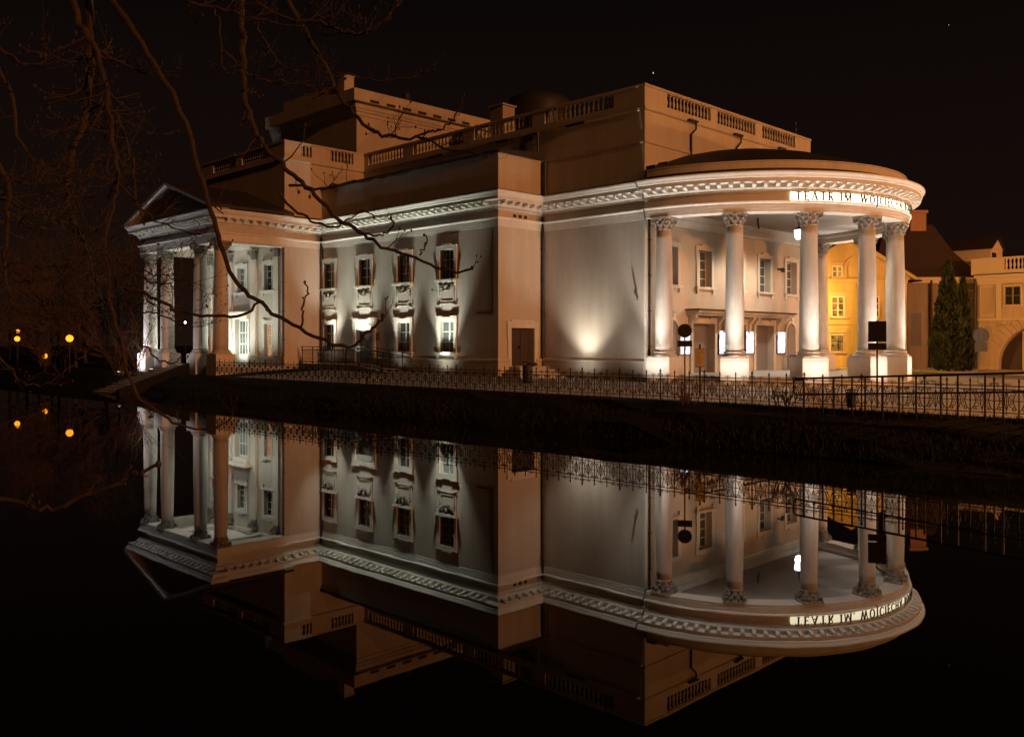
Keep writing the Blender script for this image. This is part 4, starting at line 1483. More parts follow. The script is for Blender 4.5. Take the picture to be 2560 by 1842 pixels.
# timetable board
X, Y, z = on_ground(1750, 36)
e = tag(empty('notice_board', None, (X, Y, z), facing(1750)), 'narrow amber notice board on a dark post beside the round road sign', 'notice board')
MB().tube([(0, 0.03, -0.2), (0, 0.03, 2.1)], 0.035, 0.035, 8).build('post', M['dark_post'], e)
MB().box(-0.17, 0.17, -0.01, 0.0, 1.18, 1.92).build('board', M['sign_dark'], e)
MB().box(-0.155, 0.155, -0.014, -0.011, 1.2, 1.9).build('sheet', M['sign_yellow'], e)
rn = random.Random(2)
for i in range(9):
    w_ = rn.uniform(0.05, 0.12)
    MB().box(-0.12, -0.12 + 2 * w_, -0.017, -0.0145, 1.8 - 0.06 * i, 1.81 - 0.06 * i).build('text_line', M['wood_dark'], e)

# tall double panel, dark back
X, Y, z = on_ground(2193, 29.5)
e = tag(empty('road_sign', None, (X, Y, z), facing(2193)), 'tall rectangular traffic sign with smaller plate, black back before the portico columns', 'road sign')
MB().tube([(0, 0.035, -0.2), (0, 0.035, 3.99 - z)], 0.03, 0.03, 8).build('post', M['dark_post'], e)
MB().box(-0.28, 0.28, -0.008, 0.008, 3.29 - z, 3.96 - z).build('panel', M['sign_dark'], e)
MB().box(-0.28, 0.28, -0.008, 0.008, 3.02 - z, 3.24 - z).build('plate', M['sign_dark'], e)

# grey-backed round sign on the square
X, Y, z = on_ground(2444, 52)
e = tag(empty('road_sign', None, (X, Y, z), facing(2444)), 'grey backed round sign over a square plate on a galvanised pole', 'road sign')
s_ = 52 / F_PX
MB().tube([(0, 0.04, -0.2), (8 * s_, 0.04, 141 * s_)], 0.04, 0.035, 8).build('post', M['post'], e)
dm = MB()
dm.lathe([(18.5 * s_, -0.008), (18.5 * s_, 0.008)], 28)
dm.v = [(v[0] + 8 * s_, v[2], v[1] + (945 - 827) * s_) for v in dm.v]
dm.build('disc', M['sign_back'], e)
MB().box(-6 * s_, 21 * s_, -0.008, 0.008, (945 - 867) * s_, (945 - 844) * s_).build('plate', M['sign_back'], e)
MB().box(6 * s_, 10 * s_, -0.05, -0.009, (945 - 840) * s_, (945 - 812) * s_).box(4 * s_, 8 * s_, -0.05, -0.009, (945 - 862) * s_, (945 - 848) * s_).build('bracket', M['post'], e)

# two-legged information frame
X, Y, z = on_ground(2290, 62)
e = tag(empty('information_board', None, (X, Y, z), facing(2290)), 'two legged information board on the square beside the portico', 'information board')
for x in (-0.34, 0.34):
    MB().tube([(x, 0, -0.2), (x, 0, 4.3)], 0.035, 0.035, 7).build('leg', M['post'], e)
MB().box(-0.32, 0.32, -0.02, 0.02, 2.0, 4.25).build('board', M['town_dark'], e)
MB().box(-0.32, 0.32, -0.03, 0.03, 1.95, 2.05).build('lower_bar', M['post'], e)

# litter bins
def bin_(px, d, h, r_, label, hood=True):
    X, Y, z = on_ground(px, d)
    e = tag(empty('litter_bin', None, (X, Y, z), facing(px)), label, 'litter bin')
    MB().lathe([(r_ * 0.9, 0), (r_ * 0.95, 0.05), (r_, h * 0.75), (r_ * 1.03, h * 0.76), (r_ * 1.03, h * 0.79), (r_ * 0.8, h * 0.8)], 14).build('body', M['dark_post'], e)
    if hood:
        MB().box(-r_ * 0.75, -r_ * 0.65, -0.04, 0.04, h * 0.78, h * 0.93).box(r_ * 0.65, r_ * 0.75, -0.04, 0.04, h * 0.78, h * 0.93).build('bracket', M['dark_post'], e)
        MB().lathe([(r_ * 1.1, h * 0.92), (r_ * 1.05, h * 0.96), (r_ * 0.5, h), (0, h)], 14).build('lid', M['dark_post'], e)
    return e


bin_(1318, 45.8, 1.15, 0.24, 'black hooded litter bin near the side door steps')
bin_(2128, 29.6, 0.62, 0.15, 'short black litter bin just behind the iron fence')
# dark post with a rounded head behind the first bin
X, Y, z = on_ground(1330, 46.4)
tag(MB().blob((0, 0, 0.95), 0.2, 1.5, 0.9, 0.6, 8, 5).tube([(0, 0, 0), (0, 0, 0.9)], 0.03, 0.03, 6).build('rounded_post', M['dark_post'], None, (X, Y, z)),
    'small dark post with rounded head behind the hooded bin', 'post')
# red marker post
X, Y, z = on_ground(917, 45.5)
e = tag(empty('marker_post', None, (X, Y, z)), 'short red marker post in dark grass in front of the ramp', 'post')
MB().lathe([(0.05, -0.1), (0.05, 0.6), (0.035, 0.66), (0, 0.68)], 10).build('post', M['red'], e)
MB().lathe([(0.053, 0.42), (0.053, 0.5)], 10).build('band', M['wood_white'], e)
# blue bin in the porch niche
wx, wy = l2w(15.45, -0.5)
e = tag(empty('blue_bin', None, (wx, wy, 1.55), RZ), 'tall narrow blue waste container by the arched porch door', 'bin')
MB().box(-0.17, 0.17, -0.17, 0.17, 0, 0.86).build('body', M['blue'], e)
MB().box(-0.19, 0.19, -0.19, 0.19, 0.86, 0.96).build('lid', M['blue'], e)


# ================================================================== OLD TOWN BUILDINGS
def town_window(parent, x, z0, z1, hw, mat='glass', bars=False, cols=2, rows=2, y=0, frame='wood_white'):
    w = empty('window', parent, (x, y, 0))
    f = MB().box(-hw - 0.1, -hw, -0.06, 0.02, z0, z1 + 0.1).box(hw, hw + 0.1, -0.06, 0.02, z0, z1 + 0.1).box(-hw, hw, -0.06, 0.02, z1, z1 + 0.1).box(-hw - 0.16, hw + 0.16, -0.14, 0.02, z0 - 0.12, z0)
    f.box(-hw - 0.16, hw + 0.16, -0.1, 0.02, z1 + 0.2, z1 + 0.3)
    f.build('surround', M['town_trim'], w)
    c = MB()
    for i in range(1, cols):
        xx = -hw + 2 * hw * i / cols
        c.box(xx - 0.05, xx + 0.05, -0.03, -0.008, z0, z1)
    for j in range(1, rows):
        zz = z0 + (z1 - z0) * j / rows
        c.box(-hw, hw, -0.028, -0.009, zz - 0.03, zz + 0.03)
    c.box(-hw, -hw + 0.06, -0.032, -0.006, z0, z1).box(hw - 0.06, hw, -0.032, -0.006, z0, z1).box(-hw, hw, -0.034, -0.005, z1 - 0.06, z1).box(-hw, hw, -0.034, -0.005, z0, z0 + 0.06)
    c.build('frame', M[frame], w)
    MB().quad((-hw, -0.004, z0), (hw, -0.004, z0), (hw, -0.004, z1), (-hw, -0.004, z1)).build('pane', M[mat], w)
    if bars:
        g = MB()
        for i in range(6):
            xx = -hw + 2 * hw * (i + 0.5) / 6
            g.box(xx - 0.012, xx + 0.012, -0.12, -0.1, z0, z1)
        for j in range(7):
            zz = z0 + (z1 - z0) * (j + 0.5) / 7
            g.box(-hw, hw, -0.118, -0.098, zz - 0.012, zz + 0.012)
        g.build('grille', M['iron'], w)
    return w


# yellow gabled house
yh = tag(empty('gabled_house', None, (20.5, 75.0, 0), math.radians(4)), 'yellow gabled house with yellow reflections glowing in its panes seen between the portico columns', 'house')
WID, APX, EAV = 12.8, 7.85, 8.65
mb = MB().box(2.9, WID, 0, 10, 0.6, EAV)
mb.quad((2.3, 0, EAV), (13.4, 0, EAV), (APX, 0, 12.0))
mb.build('wall', M['yellow_wall'], yh)
rf = MB()
for xe in (1.7, 14.0):
    rf.quad((xe, -0.35, EAV - 0.15), (APX, -0.35, 12.35), (APX, 10, 12.35), (xe, 10, EAV - 0.15))
rf.build('roof', M['tile'], yh)
tr = MB()
for xe in (1.8, 13.9):
    s_ = 1 if xe < APX else -1
    tr.v += [(xe, -0.3, EAV - 0.02), (APX, -0.3, 12.3), (APX, -0.3, 11.9), (xe + s_ * 0.4, -0.3, EAV - 0.02), (xe, 0, EAV - 0.02), (APX, 0, 12.3), (APX, 0, 11.9), (xe + s_ * 0.4, 0, EAV - 0.02)]
    k = len(tr.v) - 8
    tr.f += [(k, k + 1, k + 2, k + 3), (k + 3, k + 2, k + 6, k + 7)]
tr.box(2.8, WID, -0.16, 0, EAV - 0.28, EAV - 0.06).box(2.8, WID, -0.26, 0, EAV - 0.06, EAV + 0.04).box(2.8, WID, -0.08, 0, 4.85, 5.05)
tr.build('cornice', M['yellow_wall'], yh)
town_window(yh, 6.75, 8.85, 9.75, 0.42, 'pane_reflection', False, 2, 2)
town_window(yh, 6.8, 5.5, 7.2, 0.55, 'pane_reflection', False, 2, 3)
town_window(yh, 6.7, 2.6, 4.0, 0.55, 'pane_reflection', True)
town_window(yh, 9.8, 5.5, 7.2, 0.55, 'glass', False, 2, 3)
nm = MB()
for i in range(12):
    a0, a1 = math.pi * i / 12, math.pi * (i + 1) / 12
    p = [(8.3 - r * math.cos(a), -0.12, 9.6 + r * math.sin(a)) for r, a in ((0.75, a0), (1.0, a0), (1.0, a1), (0.75, a1))]
    nm.quad(*p)
    nm.quad(p[1], (p[1][0], 0, p[1][2]), (p[2][0], 0, p[2][2]), p[2])
nm.box(7.3, 7.55, -0.12, 0, 8.7, 9.6).box(9.05, 9.3, -0.12, 0, 8.7, 9.6)
nm.build('blind_arch', M['yellow_wall'], yh)

# corner house with hipped roof
ch_ = tag(empty('corner_house', None, (31.0, 78.0, 0)), 'dark plastered house with steep hipped roof and brick chimney behind the thuja', 'house')
mb = MB().box(0, 9.0, 0, 12, 0.6, 9.0)
mb.build('wall', M['town_dark'], ch_)
for i in range(9):
    for xx in (3.25, 8.35):
        MB().box(xx, xx + (0.65 if i % 2 else 0.5), -0.07, 0.0, 1.2 + 0.86 * i, 1.2 + 0.86 * i + 0.8).build('quoin', M['town_dark'], ch_)
MB().box(-0.2, 9.1, -0.2, 0, 8.5, 8.75).box(-0.3, 9.1, -0.35, 0, 8.75, 9.0).build('cornice', M['town_trim'], ch_)
r = MB()
prof = [(-0.6, -0.5, 9.0), (0.5, 0.7, 9.9), (1.6, 2.0, 11.6), (2.6, 3.4, 14.0)]
for (a0, o0, z0), (a1, o1, z1) in zip(prof[:-1], prof[1:]):
    r.quad((a0, o0, z0), (9.6 - a0, o0, z0), (9.6 - a1, o1, z1), (a1, o1, z1))
    r.quad((9.6 - a0, o0, z0), (9.6 - a0, 12 - o0, z0), (9.6 - a1, 12 - o1, z1), (9.6 - a1, o1, z1))
    r.quad((a0, o0, z0), (a0, 12 - o0, z0), (a1, 12 - o1, z1), (a1, o1, z1))
r.quad((2.6, 3.4, 14.0), (7.0, 3.4, 14.0), (7.0, 8.6, 14.0), (2.6, 8.6, 14.0))
r.build('roof', M['tile'], ch_)
MB().box(4.85, 6.25, 3.05, 4.0, 12.0, 15.0).box(4.72, 6.38, 2.92, 4.13, 15.0, 15.25).build('chimney', M['brick'], ch_)
MB().tube([(5.2, -0.15, 9.0), (5.2, -0.15, 0.8)], 0.12, 0.12, 7).build('downpipe', M['pipe'], ch_)
town_window(ch_, 8.2, 5.6, 7.6, 0.5, 'glass')

# gateway building, its wall running along the canal direction
gw = tag(empty('gateway_building', None, (39.35, 76.2, 0), math.radians(-45)), 'orange lit gateway building with a large stone arch and balustraded roof', 'building')
GL = 22.0
AC, AR, AZ = 4.85, 3.3, 1.45       # arch centre along the wall, radius, springing
mb = MB()
N = 20
mb.wall('y', 0, 0, AC - AR, 0.5, 9.0).wall('y', 0, AC + AR, GL, 0.5, 9.0)
for i in range(N):
    a0, a1 = math.pi * i / N, math.pi * (i + 1) / N
    xa, xb = AC - AR * math.cos(a0), AC - AR * math.cos(a1)
    za_, zb_ = AZ + AR * math.sin(a0), AZ + AR * math.sin(a1)
    mb.quad((xa, 0, za_), (xb, 0, zb_), (xb, 0, 9.0), (xa, 0, 9.0))
    mb.quad((xa, 0, za_), (xa, 1.2, za_), (xb, 1.2, zb_), (xb, 0, zb_))
mb.quad((AC - AR, 0, 0.5), (AC - AR, 1.2, 0.5), (AC - AR, 1.2, AZ), (AC - AR, 0, AZ))
mb.quad((AC + AR, 0, 0.5), (AC + AR, 1.2, 0.5), (AC + AR, 1.2, AZ), (AC + AR, 0, AZ))
mb.quad((0, 10, 0.5), (GL, 10, 0.5), (GL, 10, 9), (0, 10, 9)).quad((0, 0, 9), (GL, 0, 9), (GL, 10, 9), (0, 10, 9)).quad((0, 0.01, .5), (0, 10, .5), (0, 10, 9), (0, .01, 9))
mb.build('wall', M['town_wall'], gw)
MB().quad((AC - AR - 0.2, 1.0, 0.5), (AC + AR + 0.2, 1.0, 0.5), (AC + AR + 0.2, 1.0, 5.6), (AC - AR - 0.2, 1.0, 5.6)).build('gate_leaf', M['wood_dark'], gw)
for x in (-1.6, 0.0, 1.6):
    MB().box(AC + x - 0.06, AC + x + 0.06, 0.9, 0.99, 0.9, 4.6 if abs(x) > 1 else 5.1).build('gate_bar', M['town_trim'], gw)
for i in range(25):                      # voussoirs
    a0, a1 = math.pi * i / 25 + 0.008, math.pi * (i + 1) / 25 - 0.008
    ro = 4.35 if i % 2 else 4.15
    v = MB()
    p = [(AC - r_ * math.cos(a), AZ + r_ * math.sin(a)) for r_, a in ((AR, a0), (ro, a0), (ro, a1), (AR, a1))]
    v.v = [(u, -0.06, w) for u, w in p] + [(u, 0.01, w) for u, w in p]
    v.f = [(0, 1, 2, 3), (0, 4, 5, 1), (1, 5, 6, 2), (2, 6, 7, 3), (3, 7, 4, 0)]
    v.build('voussoir', M['town_wall'], gw)
for j in range(7):                       # rusticated courses beside the arch
    z0 = 1.25 + 0.56 * j
    dx = math.sqrt(max(0, 4.3 ** 2 - max(0, z0 + 0.25 - AZ) ** 2)) if z0 + 0.25 > AZ else AR + 0.02
    xa = 0.15
    xe = AC - dx - 0.05
    n = 3
    for q_ in range(n):
        a = xa + (xe - xa) * q_ / n + 0.012
        b = xa + (xe - xa) * (q_ + 1) / n - 0.012
        if b - a > 0.1:
            MB().box(a, b, -0.06, 0.01, z0 + 0.015, z0 + 0.545).build('stone', M['town_wall'], gw)
MB().box(0, AC - AR, -0.12, 0, 0.5, 1.2).build('plinth', M['town_wall'], gw)
MB().box(-0.1, GL, -0.1, 0, 8.2, 8.45).box(-0.1, GL, -0.2, 0, 8.45, 8.75).box(-0.15, GL, -0.38, 0, 8.75, 9.0).box(0, GL, -0.08, 0, 5.2, 5.35).box(0, GL, -0.06, 0, 4.75, 4.85).build('cornice', M['town_trim'], gw)
MB().box(-0.15, GL, -0.42, 0, 9.0, 9.08).build('gutter', M['pipe'], gw)
MB().box(-0.5, 2.05, 0.0, 0.35, 9.08, 10.3).box(2.05, GL, 0, 0.35, 9.08, 9.4).box(-0.55, GL, -0.08, 0.43, 10.3, 10.45).box(3.6, 6.0, 0, 0.35, 9.4, 10.3).build('parapet', M['town_trim'], gw)
GBAL = MB().lathe([(r_ * 1.3, z * 1.2) for r_, z in bal_prof], 8).mesh('baluster', M['town_trim'], True)
for i in range(5):
    put('baluster', GBAL, gw, (2.2 + 0.3 * i, 0.17, 9.4))
for i in range(5):
    put('baluster', GBAL, gw, (6.2 + 0.3 * i, 0.17, 9.4))
pf = MB()
pf.box(0.22, 0.28, -0.05, 0, 5.6, 8.1).box(1.3, 1.36, -0.05, 0, 5.6, 8.1).box(0.28, 1.3, -0.05, 0, 5.6, 5.68).box(0.28, 1.3, -0.05, 0, 8.02, 8.1)
pf.box(1.48, 1.86, -0.1, 0, 5.35, 8.2)
pf.build('wall_panel', M['town_trim'], gw)
town_window(gw, 2.72, 6.45, 8.0, 0.6, 'glass', True, 2, 2, frame='town_trim')
town_window(gw, 6.9, 6.45, 8.0, 0.6, 'glass', True, 2, 2, frame='town_trim')
MB().tube([(-0.1, -0.2, 8.9), (-0.1, -0.2, 0.7)], 0.1, 0.1, 7).build('downpipe', M['pipe'], gw)
# dormer house behind the parapet
dm = MB().box(-3.6, -0.46, 4.9, 8.1, 8.6, 11.75)
k = len(dm.v)
dm.v += [(-0.44, 4.7, 11.75), (-0.44, 8.3, 11.75), (-0.44, 6.5, 12.75)]
dm.f.append((k, k + 1, k + 2))
dm.build('dormer', M['town_trim'], gw)
MB().quad((-4.2, 4.5, 11.65), (-0.2, 4.5, 11.65), (-0.2, 6.5, 12.85), (-4.2, 6.5, 12.85)).quad((-4.2, 8.5, 11.65), (-0.2, 8.5, 11.65), (-0.2, 6.5, 12.85), (-4.2, 6.5, 12.85)).build('dormer_roof', M['tile'], gw)
MB().box(-0.46, -0.42, 5.2, 6.3, 10.3, 11.4).build('dormer_window', M['glass'], gw)
MB().box(-3.6, -0.3, 4.72, 4.9, 11.55, 11.72).build('dormer_cornice', M['town_trim'], gw)


# ================================================================== VEGETATION
def thuja(px, d, h, rad, label, seed):
    X, Y, z = on_ground(px, d)
    e = tag(empty('thuja_tree', None, (X, Y, z)), label, 'tree', None)
    rn = random.Random(seed)
    MB().lathe([(0.16, -0.2), (0.12, h * 0.4), (0.03, h * 0.9)], 8).build('trunk', M['bark'], e)
    mb = MB()
    for i in range(5200):
        t = rn.random() ** 1.15
        zz = 0.15 + t * (h - 0.1)
        prof = rad * (1 - t) ** 0.62 * (0.78 + 0.3 * min(1, t * 6))
        a = rn.uniform(0, 2 * math.pi)
        lump = 0.85 + 0.22 * math.sin(a * 3 + zz * 1.7 + seed) * math.sin(zz * 2.3 + a)
        rr = prof * lump * (0.72 + 0.33 * rn.random() ** 0.5)
        c = Vector((rr * math.cos(a), rr * math.sin(a), zz))
        d_ = Vector((math.cos(a) * 0.7, math.sin(a) * 0.7, rn.uniform(0.7, 1.8))).normalized()
        s = d_.cross(Vector((rn.uniform(-1, 1), rn.uniform(-1, 1), rn.uniform(-.3, .3)))).normalized()
        L, w = rn.uniform(0.22, 0.45), rn.uniform(0.05, 0.1)
        mb.quad(c - d_ * L * 0.4, c + s * w, c + d_ * L * 0.6, c - s * w)
    mb.build('crown', M['leaf'], e)
    return e


thuja(2370, 70, 8.5, 1.38, 'tall dark columnar thuja in front of the hipped house', 3)
thuja(2408, 71, 7.2, 0.9, 'shorter thuja crowding the side of the tall one', 8)


def grow(mb, p, d, L, r, lvl, rn, up=0.15, spread=0.7, seg=5, buds=None, nchild=(2, 3)):
    """recursive bare branch: a bent tube plus side shoots"""
    n = 4 if lvl > 1 else 3
    pts = [p.copy()]
    dd = d.copy()
    for i in range(n):
        dd = (dd + Vector((rn.uniform(-1, 1), rn.uniform(-1, 1), rn.uniform(-1, 1))) * 0.30 + Vector((0, 0, up * 0.35))).normalized()
        pts.append(pts[-1] + dd * L / n)
    mb.tube(pts, r, r * 0.55, seg if r > 0.02 else 4, False)
    if lvl <= 0:
        if buds is not None:
            mb.blob(pts[-1], r * 2.2 + 0.003, 1, 1, 1.6, 5, 3)
        return
    for c in range(rn.randint(*nchild) + 1):
        i = rn.randint(1, n)
        base = pts[i]
        side = Vector((rn.uniform(-1, 1), rn.uniform(-1, 1), rn.uniform(-0.6, 1)))
        nd = (dd * (1 - spread * 0.5) + side * spread).normalized()
        grow(mb, base, nd, L * rn.uniform(0.5, 0.78), r * 0.55, lvl - 1, rn, up, spread, seg, buds, nchild)


def bare_tree(X, Y, z, h, seed, label, group='bare trees along the far bank', lv=4, trunk_r=0.16, low=0.12):
    e = tag(empty('bare_tree', None, (X, Y, z)), label, 'tree', group)
    rn = random.Random(seed)
    tr = MB()
    pts = [Vector((0, 0, -0.3))]
    for i in range(7):
        pts.append(Vector((pts[-1].x + rn.uniform(-.12, .12), pts[-1].y + rn.uniform(-.12, .12), h * (i + 1) / 7 * 0.85)))
    tr.tube(pts, trunk_r, trunk_r * 0.25, 8)
    tr.build('trunk', M['bark'], e)
    cr = MB()
    for i in range(15):
        t = low + (1 - low) * i / 15
        k = t * (len(pts) - 1)
        a, b = pts[int(k)], pts[min(len(pts) - 1, int(k) + 1)]
        p = a.lerp(b, k - int(k))
        ang = rn.uniform(0, 6.28)
        d = Vector((math.cos(ang), math.sin(ang), rn.uniform(0.2, 0.9))).normalized()
        grow(cr, p, d, h * 0.30 * (1.15 - 0.55 * t), trunk_r * 0.36 * (1.1 - 0.6 * t), lv - 1, rn)
    cr.build('crown', M['twig'], e)
    return e


BANK = [(25, 92, 12, 1), (95, 86, 10, 2), (150, 80, 9, 3), (215, 84, 12, 4), (265, 74, 8.5, 5), (65, 100, 14, 6), (300, 92, 12, 7), (190, 76, 7, 8), (130, 96, 13, 9)]
for px, d, h, s in BANK:
    X, Y = (px - CX) / F_PX * d, d
    bare_tree(X, Y, 1.2, h, s, 'bare leafless tree in the dark beyond the side portico')


def shrub(px, py, d, h, n, seed, label, lean=0.0):
    p = at(px, py, d)
    e = tag(empty('bare_shrub', None, p), label, 'shrub')
    rn = random.Random(seed)
    mb = MB()
    for i in range(n):
        a = rn.uniform(0, 6.28)
        dd = Vector((math.cos(a) * 0.5 + lean, math.sin(a) * 0.5, 1.0)).normalized()
        grow(mb, Vector((rn.uniform(-.25, .25), rn.uniform(-.25, .25), -0.1)), dd, h * rn.uniform(0.5, 0.8), 0.022, 2, rn, 0.25, 0.6, 4)
    mb.build('stems', M['twig'], e)
    return e


shrub(340, 930, 60, 3.4, 12, 3, 'leafless bush lit by the floodlight at the outermost side portico column')
shrub(112, 912, 72.4, 2.4, 16, 4, 'dense leafless bush in front of the low water-edge lamp')
shrub(300, 935, 56, 2.4, 9, 6, 'low leafless bush at the foot of the portico stairs')
for i, (px, py, d) in enumerate(((1715, 1010, 31.0), (1958, 1005, 29.0))):
    shrub(px, py, d, 0.62, 9, 20 + i, 'small scraggly shrub %s' % ('at the foot of the round road sign' if i == 0 else 'growing through the fence beside the end of the handrail'))

# grass on the bank
gm = MB()
rn = random.Random(9)
for i in range(26000):
    y = rn.uniform(-27, 24)
    x = rn.uniform(-15.1, -12.3)
    if rn.random() < 0.35:
        y = rn.uniform(-27, -12)
    t = (x + 15.0) / 2.6
    z = 0.05 + 1.13 * max(0, min(1, t)) ** 0.7 - 0.02
    L = rn.uniform(0.06, 0.22) * (1.6 if rn.random() < 0.05 else 1)
    a = rn.uniform(0, 6.28)
    ox, oy = math.cos(a) * 0.012, math.sin(a) * 0.012
    bx, by = rn.uniform(-.1, .1), rn.uniform(-.1, .1)
    gm.quad((x - ox, y - oy, z), (x + ox, y + oy, z), (x + bx, y + by, z + L))
kind(tag(gm.build('bank_grass', M['grass'], None, root_xy, RZ), 'short rough grass on the dark canal bank', 'grass'), 'stuff')

# ------------------------------------------------------------------ the near tree whose branches hang into view
nt_ = tag(empty('overhanging_tree', None, (-6.9, 6.1, 1.5)), 'large bare tree on the near bank hanging its branches over the water', 'tree')
OFF = Vector((-6.9, 6.1, 1.5))
tk = MB()
tk.tube([Vector((0, 0, -0.3)), Vector((0.05, 0.1, 2.0)), Vector((0.2, 0.5, 4.5)), Vector((0.5, 1.1, 7.0)), Vector((0.9, 1.9, 9.5))], 0.34, 0.15, 12)
tk.build('trunk', M['bark'], nt_)


def traced(pts, d0, d1, r0, r1, seed, twigs=6, tl=0.55, limb=None, dens=2.6):
    """pts in photo pixels; the branch runs from depth d0 to d1"""
    rn = random.Random(seed)
    n = len(pts)
    w = [at(p[0], p[1], d0 + (d1 - d0) * i / (n - 1)) - OFF for i, p in enumerate(pts)]
    # subdivide with a smooth curve and slight knots
    q = []
    for i in range(n - 1):
        a = w[max(0, i - 1)]
        b, c = w[i], w[i + 1]
        e = w[min(n - 1, i + 2)]
        for k in range(4):
            t = k / 4
            v = 0.5 * ((2 * b) + (c - a) * t + (2 * a - 5 * b + 4 * c - e) * t * t + (-a + 3 * b - 3 * c + e) * t ** 3)
            q.append(v + Vector((rn.uniform(-1, 1), rn.uniform(-1, 1), rn.uniform(-1, 1))) * 0.022)
    q.append(w[-1])
    mb = MB()
    if limb:
        L = [Vector(p) for p in limb]
        mb.tube(L + [q[0]], r0 * 1.7, r0, 8, False)
    mb.tube(q, r0, r1, 7)
    mb.blob(q[-1], r1 * 1.9, 1, 1, 1.3, 6, 4)
    for i in range(int(twigs * dens)):
        k = rn.randint(len(q) // 6, len(q) - 2)
        t = (q[k + 1] - q[k - 1]).normalized()
        side = Vector((rn.uniform(-1, 1), rn.uniform(-0.7, 0.7), rn.uniform(-0.5, 1)))
        dd = (t * 0.6 + side * 0.8).normalized()
        rr = (r0 + (r1 - r0) * k / len(q)) * 0.42
        grow(mb, q[k], dd, tl * rn.uniform(0.5, 1.1), max(0.0045, min(0.014, rr)), 1 if rn.random() < 0.5 else 2, rn, 0.3, 0.6, 5, True, (1, 2))
    return mb.build('branch', M['bark'], nt_)


TOP = (0.9, 1.9, 9.5)
T1 = (0.6, 1.3, 7.6)
traced([(255, -60), (300, 30), (369, 129), (429, 232), (468, 326), (498, 429), (523, 510), (545, 590), (566, 665), (610, 725), (668, 770), (735, 808), (800, 845), (870, 866), (915, 840), (945, 805), (957, 790)],
       10.5, 9.2, 0.037, 0.012, 1, 7, 0.35, limb=[TOP, (1.6, 3.0, 8.5)], dens=0.5)
traced([(603, -60), (603, 69), (610, 147), (606, 213), (617, 268), (637, 326), (665, 372), (705, 410), (745, 445), (790, 490), (850, 550), (890, 575), (930, 600), (985, 630), (1050, 645), (1100, 670), (1150, 678), (1180, 670)],
       11.5, 9.8, 0.042, 0.010, 2, 9, 0.35, limb=[TOP, (2.2, 3.6, 8.8)], dens=0.9)
traced([(700, -50), (760, 75), (809, 158), (829, 206), (864, 264), (895, 298), (946, 333), (997, 346), (1049, 346), (1083, 357), (1150, 378), (1220, 390)],
       12, 10.5, 0.036, 0.010, 3, 8, 0.4, limb=[TOP, (2.6, 4.0, 8.9)], dens=0.9)
traced([(1035, 345), (1070, 330), (1100, 326), (1125, 305), (1141, 285), (1160, 237)], 11, 10.8, 0.016, 0.007, 4, 2, 0.2, dens=0.9)
traced([(1047, 641), (1062, 615), (1065, 605), (1060, 588)], 9.95, 9.9, 0.011, 0.008, 5, 1, 0.12, dens=0.9)
traced([(895, 576), (930, 590), (962, 585), (984, 565), (978, 545)], 10.2, 10.1, 0.014, 0.008, 6, 2, 0.12, dens=0.9)
traced([(700, 480), (745, 530), (790, 556), (830, 566), (860, 558), (905, 528), (935, 543)], 10.8, 10.5, 0.018, 0.007, 7, 3, 0.25, dens=0.9)
traced([(725, 460), (790, 470), (850, 462), (920, 448), (985, 440), (1060, 420)], 11, 10.8, 0.018, 0.006, 8, 5, 0.3, dens=0.9)
traced([(752, 817), (757, 780), (760, 745), (770, 735), (762, 705)], 9.5, 9.5, 0.012, 0.008, 9, 1, 0.1, dens=0.9)
traced([(300, 720), (360, 735), (420, 765), (480, 785), (560, 790), (620, 780), (650, 750), (668, 772)], 9.8, 9.3, 0.020, 0.012, 10, 3, 0.25, dens=0.5)
traced([(223, -50), (227, 86), (223, 240), (202, 317), (172, 420), (167, 472), (184, 540), (219, 631), (240, 700)], 11, 10.4, 0.05, 0.014, 11, 12, 0.55, limb=[T1, (0.9, 2.4, 7.0)])
traced([(172, -50), (200, 60), (240, 116), (262, 202), (275, 300), (292, 408), (296, 463), (275, 545), (266, 644), (280, 740)], 10.5, 10.2, 0.038, 0.012, 12, 12, 0.5, limb=[T1, (0.8, 2.6, 7.0)])
traced([(232, 253), (292, 287), (309, 343), (330, 399), (339, 455), (345, 520), (360, 560)], 11, 10.8, 0.022, 0.008, 13, 6, 0.4)
traced([(300, 460), (350, 520), (390, 550), (440, 570), (500, 585)], 10.5, 10.3, 0.014, 0.006, 14, 4, 0.3)
traced([(-40, 100), (10, 130), (60, 163), (106, 160), (115, 120)], 9, 9, 0.016, 0.007, 15, 3, 0.3)
traced([(-40, 90), (20, 220), (45, 340), (80, 395), (110, 425), (150, 440), (220, 438)], 9.5, 9.5, 0.022, 0.008, 16, 7, 0.4)
traced([(-40, 550), (30, 555), (90, 570), (140, 555), (185, 558)], 9, 9, 0.022, 0.010, 17, 4, 0.3)
traced([(-20, 380), (15, 450), (20, 520), (12, 640), (30, 760)], 9, 9, 0.03, 0.010, 18, 8, 0.4)
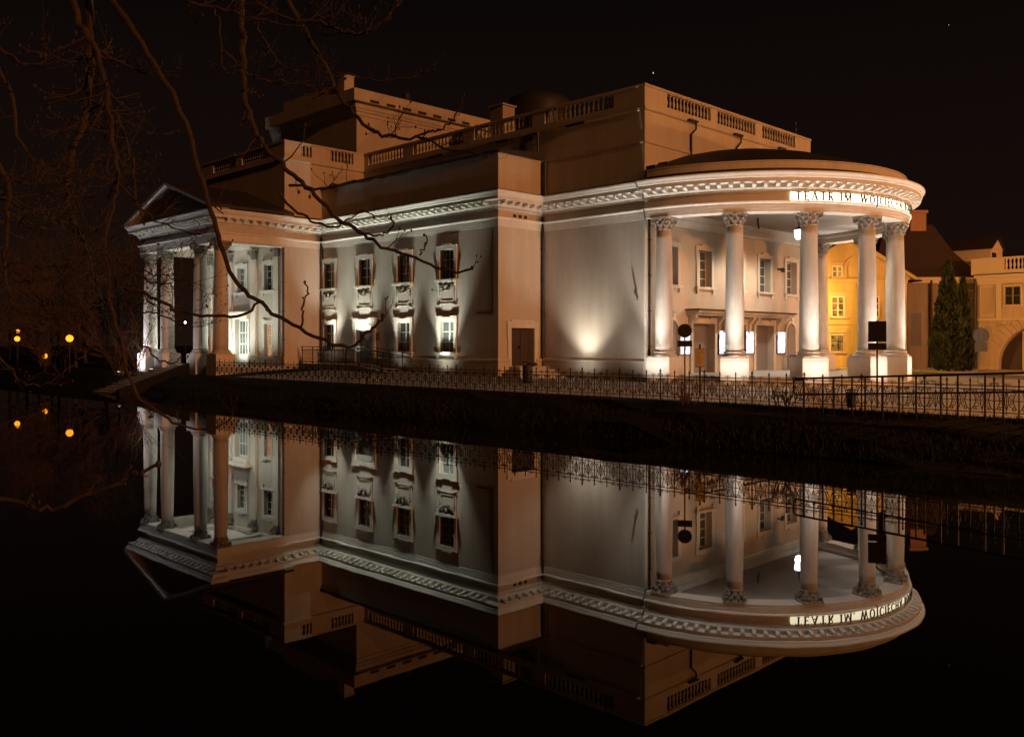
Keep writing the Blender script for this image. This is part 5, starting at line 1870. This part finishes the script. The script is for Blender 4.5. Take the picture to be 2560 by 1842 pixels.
traced([(430, -40), (480, 5), (545, 20), (603, 38), (665, 53), (757, 65)], 11, 11, 0.026, 0.008, 19, 6, 0.35)
traced([(640, 10), (720, 50), (790, 52), (850, 75), (890, 85), (930, 72), (960, 50), (985, 20), (1012, -20)], 11.5, 11, 0.020, 0.022, 20, 7, 0.4)
traced([(560, 130), (610, 175), (655, 203), (709, 205), (767, 216), (809, 226), (864, 196)], 11.3, 11, 0.020, 0.008, 21, 6, 0.35)
traced([(840, 180), (922, 197), (997, 199), (1056, 185), (1087, 165)], 11.2, 11, 0.014, 0.006, 22, 2, 0.2)
traced([(640, 60), (680, 130), (710, 170), (760, 178), (815, 180)], 11.3, 11, 0.016, 0.006, 23, 5, 0.3)
traced([(530, 20), (550, 60), (552, 150), (570, 185), (590, 160)], 11, 11, 0.014, 0.006, 24, 2, 0.15)
traced([(245, 130), (330, 170), (370, 190), (420, 185), (450, 172)], 10.6, 10.5, 0.012, 0.005, 25, 3, 0.25)
traced([(-60, 1235), (60, 1262), (130, 1270), (210, 1240), (300, 1200), (350, 1180), (396, 1160)], 7.6, 7.4, 0.020, 0.014, 26, 2, 0.15)
traced([(-20, 870), (10, 905), (50, 950), (90, 963), (140, 950), (180, 915)], 8.5, 8.4, 0.012, 0.005, 27, 3, 0.25)
traced([(330, 770), (360, 860), (400, 900), (430, 905), (470, 890)], 10, 9.8, 0.014, 0.006, 28, 4, 0.3, dens=0.5)
traced([(270, 730), (300, 850), (340, 985), (400, 1030), (470, 1070), (540, 1075), (580, 1035)], 10, 9.5, 0.022, 0.008, 29, 5, 0.35, dens=0.9)
for i in range(14):
    rn = random.Random(100 + i)
    x0, y0 = rn.uniform(-20, 330), rn.uniform(560, 800)
    pts = [(x0, y0)]
    a = rn.uniform(-0.6, 0.9)
    for k in range(5):
        a += rn.uniform(-0.4, 0.4)
        pts.append((pts[-1][0] + math.cos(a) * 34, pts[-1][1] + math.sin(a) * 34))
    traced(pts, 10.5, 10.2, 0.012, 0.005, 200 + i, 5, 0.35)
